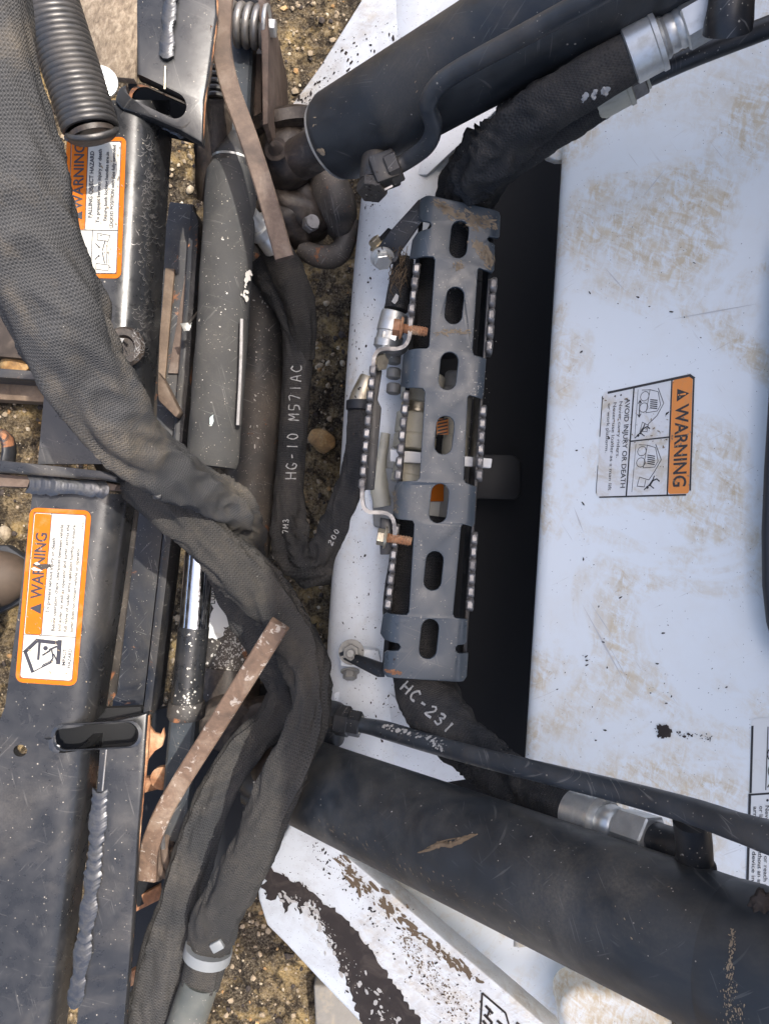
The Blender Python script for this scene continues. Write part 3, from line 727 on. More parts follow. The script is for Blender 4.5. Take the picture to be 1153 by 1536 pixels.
# long scuffs on the panel
sf = []
rs = random.Random(5)
for (x0, y0, x1, y1, wd) in ((872, 905, 940, 1030, 3), (882, 900, 925, 965, 1.5), (905, 955, 952, 1040, 1.2), (860, 760, 875, 800, 2), (1000, 480, 1140, 455, 2), (960, 300, 1000, 250, 1.5), (905, 400, 940, 440, 2)):
    L = math.hypot(x1 - x0, y1 - y0); nx_, ny = -(y1 - y0) / L * wd / 2, (x1 - x0) / L * wd / 2
    sf.append(([PAN.at(x0, y0, .0005), PAN.at((x0 + x1) / 2 + nx_, (y0 + y1) / 2 + ny, .0005), PAN.at(x1, y1, .0005), PAN.at((x0 + x1) / 2 - nx_, (y0 + y1) / 2 - ny, .0005)], [(0, 1, 2, 3)]))
SCU = plain('scuff_grey', (0.56, 0.55, 0.53), 0.5, 0.2)
for q in sf: mk('scuff', q, SCU, boom, smooth=False)

# ------------------------------------------------------------------ loader body and cab, out of the frame to the right
cab = thing('skid_loader', (1.25, 0, 0.0), 'dark loader body with its cab edge and grey tyres around the white front panel', 'loader')
mk('lower_body', wbox((1.35, 0.2, 0.62), 1.62, 1.15, 0.75, .03), M['black'], cab)
mk('cab_shell', wbox((1.30, 0.30, 1.45), 1.50, 1.06, 0.95, .05, 3), M['black'], cab)
mk('shade_roof', wbox((1.21, 0.40, 1.97), 1.62, 1.64, 0.10, .03, 3), M['panel'], cab)  # unseen cab roof, widened and shifted to throw shade over panel and arms
mk('front_window', wbox((0.547, 0.30, 1.50), .02, .80, .70, .004), M['glass'], cab)
mk('door_seal', slab([(1177, 330, .715), (1161, 560, .715), (1152, 700, .715), (1148, 800, .715), (1149, 880, .715), (1155, 935, .715), (1171, 992, .715), (1320, 1010, .715), (1320, 330, .715)], .012, .004, 3), M['seal'], cab)
mk('belly_shade_plate', slab([(610, -80, .30), (1290, -80, .30), (1290, 1290, .30), (610, 1290, .30)], .03), M['dark'], cab)  # sheet hiding the ground; its near-black colour stands for the gap's deep shade
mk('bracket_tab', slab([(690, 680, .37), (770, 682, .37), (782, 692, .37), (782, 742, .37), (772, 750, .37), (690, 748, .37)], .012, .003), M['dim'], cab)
def tyre(cx, cy, cz, R, wd):
    pr = [(R * .55, 0), (R * .93, 0), (R * .985, .03), (R, .06), (R, wd - .06), (R * .985, wd - .03), (R * .93, wd), (R * .55, wd)]
    return lathe(pr, (cx, cy, cz), (0, 1, 0), 64)
for cy in (-.95, .88):
    tw = mk('tyre', tyre(.66, cy, .385, .385, .26), M['tyre'], cab)
    tw['label'] = 'grey dusty loader tyre'
    mk('rim', lathe([(.10, -.004), (.205, -.004), (.212, .264), (.10, .264)], (.66, cy, .385), (0, 1, 0), 40), M['panel'], tw)
    for k in range(30):
        a = 2 * math.pi * k / 30; q = Vector((math.cos(a), 0, math.sin(a)))
        c = Vector((.66, cy + (.07 if k % 2 else .19), .385)) + q * .385
        V, Fc = wbox((0, 0, 0), .03, .13, .03, .004); R = Matrix.Rotation(-a, 3, 'Y')
        mk('tread_lug', ([R @ v + c for v in V], Fc), M['tyre'], tw)
tag(mk('grey_slab', slab([(470, 1478, .05), (500, 1482, .05), (620, 1560, .05), (640, 1640, .05), (478, 1640, .05)], .06, .006, 3), M['tyre']), 'plain grey slab end on the soil under the striped white arm', 'slab')  # unidentified grey surface under the arm, built as a plain slab
# ------------------------------------------------------------------ attachment mount frame (left)
fr = thing('attachment_frame', P(120, 740, 0.0), 'black bent-steel attachment mount with two orange warning decals, welds and oblong slots', 'attachment frame')
FA = Plane((205, 200, .632), (190, 680, .632), (100, 400, .636))
FB = Plane((160, 760, .632), (112, 1100, .632), (30, 900, .636))
def za(x, y): return FA.at(x, y).z
def zb(x, y): return FB.at(x, y).z
up = []
for y, l, r, e in ((150, 108, 226, 262), (300, 92, 219, 252), (500, 75, 208, 240), (696, 57, 196, 224)):
    up.append([(l, y, za(l, y)), (r, y, za(r, y)), (e, y, za(r, y) - .085)])
mk('upper_plate', formed(up, [.030], .010), M['black_frame'], fr)
mk('flange', formed([[(236, 190, .53), (252, 190, .50), (252, 190 , .42)], [(216, 740, .53), (231, 740, .50), (231, 740, .42)]], [.006], .008), M['black_edge'], fr)
lo_st = []
for y, l, r, e in ((741, 49, 186, 205), (900, 30, 163, 184), (1060, 8, 139, 160), (1300, -28, 104, 128), (1580, -70, 70, 96)):
    lo_st.append([(l - 60 * (y > 1070), y, zb(l, y)), (r, y, zb(r, y)), (e, y, zb(r, y) - (.075 if y < 1065 else .05))])
lower = mk('lower_plate', formed(lo_st, [.030], .010), M['black_frame'], fr)
mk('flange', formed([[(196, 742, .545), (212, 742, .53), (212, 742, .44)], [(160, 1062, .545), (176, 1040, .53), (176, 1040, .44)]], [.006], .008), M['black_edge'], fr)
lowend = mk('end_plate', slab([(152, 1086, .624), (208, 1074, .618), (221, 1070, .616), (216, 1150, .616), (207, 1250, .616), (196, 1420, .616), (182, 1590, .616), (110, 1590, .624), (140, 1260, .624)], .014, .0015), M['black_frame'], fr)
def cutter(pts, z0=.5, z1=.8):
    V = [P(x, y, .62).xy.to_3d() + Vector((0, 0, z1)) for x, y in pts] + [P(x, y, .62).xy.to_3d() + Vector((0, 0, z0)) for x, y in pts]
    n = len(pts); Fc = [tuple(range(n)), tuple(range(2 * n - 1, n - 1, -1))] + [(i, n + i, n + (i + 1) % n, (i + 1) % n) for i in range(n)]
    return mk('cut', (V, Fc), None, smooth=False)
slot_lo = stadium(145, 1104, 124, 36, -3)
boolean(lower, [cutter(slot_lo), cutter([(40 + 10 * math.cos(i * .4488), 1120 + 9 * math.sin(i * .4488)) for i in range(14)])])
boolean(lowend, [cutter(slot_lo)])
mk('slot_shade_plate', slab([(60, 1066, .56), (212, 1060, .56), (212, 1140, .56), (60, 1150, .56)], .01), M['dark'], fr)  # dark sheet added under the lower slot, standing in for its shade
mk('slot_shade_plate', slab([(192, 122, .565), (296, 150, .565), (296, 212, .565), (192, 186, .565)], .01), M['dark'], fr)  # the same stand-in shade beneath the upper slot
# slot lips: thick dark wall inside the opening
def lip(pts, z0, z1, th):
    V, Fc = [], []; n = len(pts); cx = sum(p[0] for p in pts) / n; cy = sum(p[1] for p in pts) / n
    for x, y in pts:
        o = 1 + 0.05 * mn.noise(Vector((x * .09, y * .09, 1)))
        k = 5.0 / max(8, math.hypot(x - cx, y - cy))
        for (f, z) in ((1.0 + .3 * k, z1 + .001 * mn.noise(Vector((x * .15, y * .15, 0)))), (1.0 + 1.4 * k * o, z1 - .002), (1.0 + k, z0), (1 - .15 * k, z0)):
            V.append(P(cx + (x - cx) * f, cy + (y - cy) * f, z))
    for i in range(n):
        for k in range(4): Fc.append((i * 4 + k, i * 4 + (k + 1) % 4, ((i + 1) % n) * 4 + (k + 1) % 4, ((i + 1) % n) * 4 + k))
    return V, Fc
mk('slot_lip', lip(slot_lo, .588, .636, 4), M['weld'], fr)
weld([(78, 1110, .634), (84, 1122, .633), (92, 1128, .632)], .006, M['weld'], fr)
weld([(150, 1192, .622), (142, 1290, .624), (128, 1400, .625), (116, 1480, .625), (110, 1515, .622)], .0088, M['weld'], fr)
mk('groove_edge', tube([(153, 1124, .619, .0014), (148, 1188, .620, .0014)], n=8), M['zinc_yellow'], fr)
mk('groove_edge', tube([(160, 1124, .623, .001), (154, 1186, .623, .001)], n=8), M['worn'], fr)
mk('torn_edge', tube([(221, 1072, .608, .004), (217, 1130, .608, .005), (212, 1200, .607, .003), (205, 1280, .607, .0028), (196, 1420, .607, .0025), (186, 1540, .607, .0025)], n=10, fine=.25), M['rust_orange'], fr)
mk('torn_tab', slab([(219, 1082, .60), (226, 1092, .60), (232, 1100, .60), (241, 1102, .60), (245, 1092, .60), (247, 1105, .60), (243, 1120, .60), (232, 1127, .60), (222, 1140, .60), (216, 1150, .60)], .006, .001), M['rust_orange'], fr)
# upper end plate with slot
upend = mk('end_plate', slab([(205, -40, .652), (322, -40, .640), (324, 20, .640), (312, 110, .640), (305, 150, .640), (303, 214, .634), (262, 190, .634), (232, 178, .634), (182, 162, .638), (172, 150, .64), (178, 132, .642), (205, 118, .645)], .016, .002), M['black_frame'], fr)
slot_up = stadium(243, 160, 92, 34, 24)
boolean(upend, [cutter(slot_up)])
mk('slot_lip', lip(slot_up, .585, .636, 4), M['black_edge'], fr)
weld([(196, 158, .612), (220, 172, .612), (250, 184, .612), (285, 205, .610)], .0085, M['weld'], fr)
weld([(258, -30, .651), (253, 30, .650), (249, 92, .648)], .0075, M['weld'], fr)
mk('groove_edge', tube([(248, 100, .646, .0013), (247, 134, .645, .0013)], n=8), M['zinc_yellow'], fr)
mk('torn_edge', tube([(323, -20, .632, .004), (320, 40, .632, .004), (310, 110, .632, .004), (304, 155, .632, .004), (302, 208, .628, .003)], n=10, fine=.25), M['rust_orange'], fr)
mk('rust_patch', join(jag(Plane((322, -40, .640), (312, 110, .640), (303, 214, .634)), [(288, 5), (312, 0), (318, 40), (310, 68), (295, 55), (284, 45)], 4, 5, 3, .0006)), M['rust_orange'], fr, smooth=False)
mk('sandy_plate', slab([(112, -40, .60), (206, -40, .648), (206, 60, .648), (202, 119, .648), (170, 116, .62), (130, 105, .60), (122, 40, .60)], .010, .001), M['tan'], fr)
# inner rust knuckle behind the torn edge
mk('lug', tube([(318, 150, .52, .022), (322, 210, .50, .026), (318, 300, .46, .020)], n=20, fine=.1), M['cast'], fr)
# gusset between the two plates
mk('gusset', slab([(-40, 686, .662), (150, 706, .660), (176, 716, .655), (176, 724, .655), (150, 720, .660), (-40, 706, .662)], .09, .0015), M['black_frame'], fr)
mk('gusset_rust_face', slab([(-40, 708, .640), (150, 722, .640), (176, 727, .640), (172, 736, .640), (-40, 728, .640)], .06, .001), M['rust'], fr)
weld([(50, 726, .648), (90, 729, .648), (130, 732, .646), (168, 736, .64)], .009, M['weld'], fr)
mk('grommet', lathe([(.010, 0), (.021, 0), (.022, .006), (.019, .010), (.012, .010), (.010, .004)], FA.at(184, 522) + Vector((.004, 0, .0005)), FA.n, 28), M['cast'], fr)
for q in range(7):
    a = q * 0.9; mk('peeled_flake', slab([(178 + 8 * math.cos(a), 520 + 14 * math.sin(a), .640), (184 + 9 * math.cos(a + .5), 522 + 15 * math.sin(a + .5), .643), (182 + 9 * math.cos(a + .3), 525 + 10 * math.sin(a + .3), .639)], .001, 0), M['flakewhite'] if q % 2 else M['cast'], fr, smooth=False)
# bristly worn edge on the upper plate
rb = random.Random(3); bs = []
for i in range(330):
    y = rb.uniform(205, 540); x = 222 - (y - 300) * .055 + rb.gauss(0, 7); 
    if 380 < y < 460 and rb.random() < .5: continue
    a = rb.uniform(-1.2, 1.2); L = rb.uniform(3, 11)
    bs.append((x, y, a, L))
# thin scratches follow the bend: laid just above the surface of the bend
def bend_z(x, y, off=.0007):
    # analytic height of the rounded shoulder of the upper plate
    t = (y - 150) / 546.0; r = 226 - 30 * t; e = 262 - 38 * t
    zr = za(r, y); zf = za(x, y)
    zs = zr - .085 * (x - r) / (e - r) if x > r else 9
    return min(zf, zs)
dg = bpy.context.evaluated_depsgraph_get(); dg.update()
def hit_z(x, y):
    o = Vector((0, 0, H)); d = (P(x, y, 0) - o).normalized()
    ok, loc, nrm, i, ob, _ = sc.ray_cast(dg, o, d)
    return (loc, nrm) if ok else (P(x, y, .6), Vector((0, 0, 1)))
SV, SF = [], []
for (x, y, a, L) in bs:
    k0 = len(SV); n = 4
    for j in range(n + 1):
        t = j / n; xx = x + math.cos(a) * L * t; yy = y + math.sin(a) * L * t + 2.5 * math.sin(t * 3)
        l0, n0 = hit_z(xx, yy); wd = .9 * math.sin(math.pi * (0.12 + 0.76 * t))
        for s in (-1, 1):
            l1, n1 = hit_z(xx - math.sin(a) * wd * s * .5, yy + math.cos(a) * wd * s * .5); SV.append(l1 + n1 * .0005)
    SF += [(k0 + 2 * j, k0 + 2 * j + 1, k0 + 2 * j + 3, k0 + 2 * j + 2) for j in range(n)]
o = mk('scrape_marks', (SV, SF), M['worn'], fr, smooth=False); o['kind'] = 'stuff'

# lower decal
LB = Decal(FB, [(115.5, 1029), (138, 766), (23.5, 1023), (46, 761)], 1380, 475)
def lz(x, y): return (1480 - y, 655 - (y - 110) * .075 - x)
dl = mk('warning_decal', LB.rrect(0, 0, 1380, 475, 60, .0006), M['orange'], fr, smooth=False)
dl['label'] = 'orange bordered warning decal reading impact hazard'
mk('paper', LB.rrect(40, 40, 1340, 437, 25, .0009), M['dwhite'], dl, smooth=False)
mk('header', LB.rrect(385, 305, 1335, 432, 14, .0011), M['orange'], dl, smooth=False)
mk('border', join(outline(LB, 38, 38, 1342, 439, 5, .0012), LB.line([(382, 40), (382, 437)], 6, .0012), LB.line([(382, 303), (1340, 303)], 5, .0012)), M['inkfade'], dl, smooth=False)
mk('lettering', join(LB.text('WARNING', 665, 1185, 325, 412, .0014, .018), LB.poly([(548, 322), (632, 322), (590, 412)], .0014),
    LB.text('To prevent serious injury or death:', 560, 1160, 258, 286, .0014, .022), LB.text('Before operating, check clearances between vehicle', 420, 1260, 205, 231, .0014, .020), LB.text('and auger, as well as operator and auger, across the', 420, 1262, 158, 184, .0014, .020),
    LB.text('full range of loader arms operating heights to ensure', 420, 1260, 111, 137, .0014, .020), LB.text('auger does not contact vehicle or operator.', 420, 1090, 64, 90, .0014, .020), LB.text('94087', 1230, 1300, 48, 62, .0014),
    LB.text('IMPACT', 150, 285, 100, 126, .0014, .022), LB.text('HAZARD', 140, 290, 58, 84, .0014, .022)), M['inkfade'], dl, smooth=False)
pl = lambda pts, wd: LB.line([lz(*p) for p in pts], wd, .0014)
mk('pictogram', join(pl([(155, 1235), (245, 1142), (420, 1150)], 30), pl([(420, 1140), (410, 1305)], 34), pl([(155, 1235), (212, 1385)], 26), pl([(215, 1390), (262, 1362), (350, 1312)], 9), pl([(265, 1160), (256, 1285)], 20),
    LB.disc(*lz(312, 1197), 19, .0015), pl([(345, 1215), (292, 1252)], 15), pl([(345, 1205), (395, 1180)], 16), pl([(360, 1210), (370, 1270), (350, 1300)], 12), pl([(375, 1240), (400, 1290)], 12),
    *[pl([(285 + 14 * q, 1345 - 7 * q), (297 + 14 * q, 1322 - 7 * q)], 8) for q in range(6)]), M['inkfade'], dl, smooth=False)
tn = mk('torn_spot', join(LB.poly([(905, 300), (925, 285), (945, 310), (940, 350), (950, 395), (930, 420), (915, 380), (900, 350)], .0018), LB.poly([(920, 270), (945, 280), (938, 330), (915, 320)], .0019)), M['cast'], dl, smooth=False)
mk('torn_paper', join(LB.poly([(890, 330), (905, 380), (915, 400), (900, 425), (885, 400)], .0020), LB.poly([(938, 355), (955, 380), (944, 405), (930, 385)], .0020)), M['dwhite'], dl, smooth=False)
mk('scuff_marks', flakes(FB, [(60, 800, 25), (80, 880, 40), (70, 960, 35), (80, 1010, 30)], 120, 22, .3, 1.2, .0022, 3, .9), M['mud'], dl, smooth=False)
# upper decal
UB = Decal(FA, [(182, 418), (190, 206), (93.5, 416.6), (101, 205.6)], 1360, 568)
du = mk('warning_decal', UB.rrect(0, 0, 1360, 568, 60, .0006), M['orange'], fr, smooth=False)
du['label'] = 'orange bordered warning decal reading falling object hazard'
mk('paper', UB.rrect(48, 48, 1312, 520, 25, .0009), M['dwhite'], du, smooth=False)
mk('header', UB.rrect(465, 365, 1308, 516, 14, .0011), M['orange'], du, smooth=False)
mk('border', join(outline(UB, 46, 46, 1314, 522, 7, .0012), UB.line([(460, 48), (460, 520)], 8, .0012), UB.line([(460, 362), (1310, 362)], 7, .0012), UB.line([(48, 290), (460, 290)], 7, .0012)), M['inkfade'], du, smooth=False)
mk('lettering', join(UB.text('WARNING', 655, 1290, 395, 490, .0014, .018), UB.poly([(560, 392), (640, 392), (600, 490)], .0014), UB.text('FALLING OBJECT HAZARD', 580, 1220, 300, 338, .0014, .022), UB.text('To prevent serious injury or death', 530, 1240, 228, 262, .0014, .020),
    UB.text('Ensure both locking handles are in', 550, 1212, 158, 190, .0014, .020), UB.text('LOCKED POSITION with pins fully extended', 480, 1280, 95, 127, .0014, .020)), M['inkfade'], du, smooth=False)
def uz(x, y): return (1460 - y, 642 - (y - 100) * .037 - x)
pu = lambda pts, wd: UB.line([uz(*p) for p in pts], wd, .0014)
mk('pictogram', join(pu([(370, 1030), (365, 1095), (470, 1105), (490, 1050), (370, 1030)], 5), pu([(355, 1320), (350, 1375), (470, 1390), (480, 1335), (355, 1320)], 5), pu([(440, 1105), (415, 1195)], 9), pu([(415, 1215), (435, 1315)], 9), pu([(462, 1105), (455, 1320)], 6), pu([(482, 1105), (475, 1320)], 4),
    pu([(350, 1130), (385, 1165)], 8), pu([(345, 1280), (380, 1245)], 8), UB.disc(*uz(385, 1165), 9, .0014), UB.disc(*uz(380, 1248), 9, .0014), UB.disc(*uz(402, 1052), 7, .0014), UB.disc(*uz(488, 1355), 7, .0014)), M['inkfade'], du, smooth=False)

mk('scuff_marks', flakes(FA, [(170, 230, 16), (160, 300, 25), (165, 380, 18), (184, 220, 8)], 110, 23, .3, 1.3, .0022, 3, .9), M['mud'], du, smooth=False)
# other steel at the far left
tag(mk('timber_board', slab([(-60, 556, .06), (150, 580, .06), (150, 608, .06), (-60, 596, .06)], .05, .003), M['timber']), 'weathered brown board lying on the soil under the big grey hose', 'board')
tag(mk('steel_angle', slab([(-60, 548, .14), (130, 562, .14), (130, 575, .14), (-60, 562, .14)], .08, .002), M['coupler']), 'dark steel edge above the brown board left of the big hose', 'steel bar')
tag(mk('dark_timber', slab([(-60, 440, .05), (60, 500, .05), (60, 540, .05), (-60, 530, .05)], .05, .003), M['mudblack']), 'nearly black block lying in the shadow under the big grey hose', 'block')
mb = thing('ring_bracket', P(0, 690, 0), 'dark curved steel ring end standing beside the frame gusset', 'steel ring')
mk('ring', tube([(-30, 650, .56, .006), (4, 652, .56, .007), (14, 668, .56, .007), (12, 690, .56, .007), (4, 712, .56, .007), (-20, 722, .56, .006)], n=12, flat=1.8), M['coupler'], mb)
# boot at the left edge
bt = thing('work_boot', P(-20, 890, 0), 'brown scuffed work boot and blue cloth hem beside the lower decal', 'boot')
mk('boot_upper', join(blob(P(-12, 868, .06), .075, .055, .055, .10, 2.0, 2, 3, .2), blob(P(-60, 900, .12), .06, .055, .10, .08, 2, 5, 3)), M['boot'], bt)
mk('sole', slab([(-100, 820, .025), (10, 818, .025), (40, 838, .025), (42, 870, .025), (30, 905, .025), (-20, 930, .025), (-100, 940, .025)], .025, .004), M['seal'], bt)
mk('cloth_hem', tube([(-72, 960, .10, .05), (-68, 930, .16, .052), (-66, 915, .24, .052)], n=28, wr=.25), M['denim'], bt)
# ------------------------------------------------------------------ quick coupler behind the attachment
cp = thing('quick_coupler', P(280, 700, 0.0), 'dark dirty quick coupler with long beams, round cross tube and rusty webs', 'coupler')
mk('beam_plate', slab([(254, 302, .36), (291, 306, .36), (284, 400, .36), (262, 640, .36), (215, 1062, .36), (168, 1062, .36), (205, 740, .36), (240, 400, .36)], .02, .002), M['coupler'], cp)
mk('beam_rail', slab([(286, 305, .385), (298, 330, .385), (297, 360, .385), (284, 560, .385), (270, 700, .385), (226, 1075, .385), (214, 1075, .385), (256, 700, .385), (274, 480, .385)], .06, .002), M['coupler'], cp)
mk('rust_web', slab([(248, 402, .368), (262, 403, .368), (246, 590, .368), (232, 590, .368)], .006, .001), M['timber'], cp)
mk('rust_web', slab([(278, 410, .366), (283, 412, .366), (268, 560, .366), (252, 560, .366)], .004, .001), M['rust'], cp)
mk('brace', slab([(234, 555, .42), (246, 570, .42), (270, 618, .42), (264, 626, .42), (238, 600, .42)], .02, .001), M['rust'], cp)
mk('cross_tube', tube([(402, 250, .34, .037), (392, 420, .34, .037), (378, 700, .34, .038), (340, 1030, .34, .040)], n=40, step=.03), M['black_edge'], cp)
mk('tube_collar', tube([(344, 996, .34, .046), (338, 1062, .34, .048)], n=36, step=.02, fine=.05), M['cast'], cp)
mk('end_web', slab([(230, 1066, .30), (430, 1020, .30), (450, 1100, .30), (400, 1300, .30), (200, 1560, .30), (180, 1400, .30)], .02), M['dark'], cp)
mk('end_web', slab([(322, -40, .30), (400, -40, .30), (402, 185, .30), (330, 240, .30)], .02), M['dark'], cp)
mk('side_flange', slab([(384, -30, .55), (398, -30, .55), (403, 60, .55), (402, 185, .55), (394, 188, .55), (392, 60, .55)], .20, .0015), M['rust'], cp)
mk('inner_flange', slab([(374, 80, .48), (392, 80, .48), (392, 188, .46), (362, 188, .46)], .02, .001), M['rust'], cp)
mk('web_bar', slab([(315, 178, .44), (360, 178, .44), (360, 198, .44), (315, 198, .44)], .03), M['coupler'], cp)
for i, (a, b) in enumerate((((196, 1352), (238, 1330)), ((188, 1466), (214, 1448)), ((212, 1170), (258, 1158)))):
    mk('cross_web', slab([(a[0] - 4, a[1], .46), (b[0], b[1], .44), (b[0] + 2, b[1] + 20, .44), (a[0] - 4, a[1] + 22, .46)], .012, .001), M['rust_orange'], cp)
mk('cross_web', slab([(196, 1310, .46), (242, 1318, .43), (236, 1345, .43), (206, 1362, .46)], .012, .001), M['dark'], cp)
# old label and bleached patch on the coupler tube
TB = Plane((350, 860, .378), (330, 1000, .378), (380, 930, .378))
lbp = mk('old_label', jag(TB, [(316, 870), (336, 864), (352, 884), (356, 905), (352, 940), (336, 940), (336, 952), (324, 958), (310, 956), (314, 930), (322, 912), (316, 905)], 1.5, 4, 8, .003), M['dwhite2'], cp, smooth=False)
lbp['label'] = 'torn white label with black capitals on the coupler tube'
TD = Decal(TB, [(357, 930), (357, 868), (312, 930), (312, 868)], 100, 70)
mk('lettering', join(TD.text('THROUGH', 14, 66, 20, 29, .0036), TD.text('WEDGE', 44, 88, 30, 38, .0036), TD.text('LUBR', 40, 80, 52, 66, .0036, .01)), M['ink'], lbp, smooth=False)
mk('bleached_patch', flakes(TB, [(352, 955, 20), (345, 985, 34), (330, 1010, 26)], 420, 12, .4, 1.8, .0028, 1.6), M['flakewhite'], cp, smooth=False)
mk('pin_boss', lathe([(.02, 0), (.032, .002), (.034, .02), (.028, .03), (.016, .032)], P(398, 1075, .36), (0, 0, 1), 28), M['cast'], cp)
mk('pin_boss', lathe([(.03, 0), (.045, .004), (.046, .05), (.038, .06), (.01, .062)], P(350, 1062, .33), (0.1, -.2, 1), 28), M['cast'], cp)
mk('bolt_head', lathe([(.014, 0), (.015, .004), (.015, .012), (.006, .014)], P(247, 1163, .47), (0, 0, 1), 20), M['rust_orange'], cp)

# wedge cylinder
wc = thing('wedge_cylinder', P(320, 700, .44), 'long wedge cylinder in a scuffed grey rubber sleeve with a chrome rod', 'hydraulic cylinder')
mk('sleeve', tube([(351, 248, .50, .026), (348, 264, .50, .0315), (340, 400, .50, .0325), (329, 560, .50, .0325), (319, 690, .50, .0325), (318, 700, .50, .030)], n=44, step=.008, fine=.014, wr=.03, wf=30), M['rubber'], wc)
mk('sleeve_lip', lathe([(.026, 0), (.0282, .0005), (.0285, .003), (.026, .004)], P(351, 246, .50), P(352, 230, .50) - P(350, 246, .50), 36), M['zinc'], wc)
mk('end_collar', tube([(350, 258, .50, .0275), (352, 238, .50, .0275), (354, 224, .50, .022), (356, 205, .50, .0165)], n=36, step=.006), M['black'], wc)
mk('pull_bar', bar([(368, 22, .49), (362, 120, .49), (357, 215, .50)], .031, .03, bev=.12), M['bargrey'], wc)
mk('rod', tube([(308, 740, .50, .0187), (300, 830, .50, .0187), (291, 942, .50, .0187)], n=48, step=.03), M['chrome'], wc)
mk('rod_socket', tube([(291, 940, .50, .0195), (284, 1010, .50, .0195), (280, 1056, .50, .0200)], n=40, step=.02), M['black_frame'], wc)
mk('socket_collar', tube([(281, 1052, .50, .022), (281, 1056, .50, .0235), (279, 1074, .50, .0235), (279, 1078, .50, .021)], n=36, step=.004), M['black_edge'], wc)
mk('pull_bar', bar([(278, 1074, .50), (270, 1160, .49), (262, 1252, .48)], .033, .03, bev=.12), M['bargrey'], wc)
mk('guard_strip', bar([(364, 480, .528), (362, 560, .528), (358, 638, .525)], .0045, .012), M['worn'], wc)
mk('sleeve_tear', flakes(Plane((368, 400, .520), (360, 460, .520), (380, 430, .512)), [(372, 405, 4), (366, 425, 5), (366, 445, 4)], 22, 4, 1.5, 5, .004, 2.2, 1.3), M['flakewhite'], wc, smooth=False)
mk('paint_mark', jag(Plane((318, 620, .5335), (310, 640, .5335), (330, 630, .5335)), [(316, 624), (320, 622), (321, 632), (318, 639), (314, 636)], .6, 3, 2, .0008), plain('pale_green_mark', (.42, .5, .5), .6), wc, smooth=False)
mk('wire_clip', slab([(270, 485, .44), (288, 483, .44), (284, 496, .44), (276, 497, .44)], .004, .0006), M['zinc'], wc)
mk('wire_tail', tube([(284, 485, .445, .0015), (296, 470, .455, .0022), (306, 462, .47, .0012)], n=8, fine=.3), M['steel_dark'], wc)
# hydraulic port fitting beside the sleeve
ax = P(398, 358, .47) - P(380, 335, .49)
mk('port_fitting', join(lathe([(.012, -.02), (.012, 0), (.017, .001), (.0175, .012), (.014, .014), (.0155, .02), (.016, .036), (.012, .038)], P(388, 340, .485), ax, 24), hexa(.017, .014, P(381, 331, .487), ax)), M['zinc'], wc)

# levers
lv = thing('locking_lever', P(350, 60, .50), 'long plain brown rusty lever bent past the sleeved cylinder', 'lever')
mk('lever_bar', bar([(338, -40, .60), (334, 20, .60), (333, 70, .60), (345, 130, .60), (372, 205, .60), (398, 285, .60), (427, 388, .60)], .0215, .010), M['rust'], lv)
mk('coil_spring', helix(P(345, 36, .53), P(399, 42, .53), .021, .0047, 4.2, 26, 10), M['steel_dark'], lv)
mk('end_washer', lathe([(.006, 0), (.025, 0), (.026, .002), (.025, .004), (.006, .004)], P(398, 41, .53), P(410, 42, .53) - P(390, 40, .53), 32), M['zinc'], lv)
mk('pivot_bolt', join(hexa(.011, .009, P(403, 42, .53), P(410, 42, .53) - P(390, 40, .53)), lathe([(.007, 0), (.007, .055)], P(340, 36, .53), P(410, 42, .53) - P(340, 36, .53), 16)), M['zinc'], lv)
lv2 = thing('locking_lever', P(240, 1290, .48), 'brown rusty lever flecked with white paint lying beside the chrome rod', 'lever')
mk('lever_bar', bar([(222, 1318, .56), (226, 1270, .57), (244, 1222, .58), (272, 1172, .585), (330, 1080, .61), (420, 936, .655)], .0215, .010), M['rust_flake'], lv2)
mk('coil_spring', helix(P(232, 1288, .49), P(268, 1276, .49), .023, .0050, 3.2, 26, 10), M['rust'], lv2)
mk('pivot_bolt', lathe([(.008, 0), (.008, .05)], P(224, 1290, .49), P(268, 1276, .49) - P(224, 1290, .49), 16), M['rust'], lv2)
mk('spring_tail', tube([(245, 1272, .53, .003), (243, 1240, .54, .003), (246, 1232, .54, .0025)], n=8), M['steel_dark'], lv2)

# springs
es = thing('extension_spring', P(100, 60, .60), 'thick tightly wound black coil spring above the upper warning decal', 'spring')
mk('coil', helix(P(58, -50, .725), P(137, 196, .70), .0250, .0036, 30, 26, 9), M['spring'], es)
mk('end_loop', helix(P(137, 194, .70), P(141, 206, .695), .023, .0036, 1.0, 26, 9), M['spring'], es)
mk('anchor_washer', lathe([(.004, 0), (.0165, 0), (.0172, .0012), (.0165, .003), (.008, .0045), (.004, .006)], P(152, 124, .68), (0.25, 0, 1), 36), M['zinc'], es)
mk('end_plug', lathe([(.004, 0), (.023, .001), (.023, .006), (.004, .007)], P(137.5, 197, .70), P(137, 196, .70) - P(58, -50, .725), 28), M['cast'], es)
bs_ = thing('boot_spring', P(328, 130, .44), 'short dark ribbed coil standing behind the upper rusty lever', 'spring')
mk('coil', helix(P(322, 88, .46), P(326, 158, .46), .016, .0035, 7, 22, 8), M['spring'], bs_)

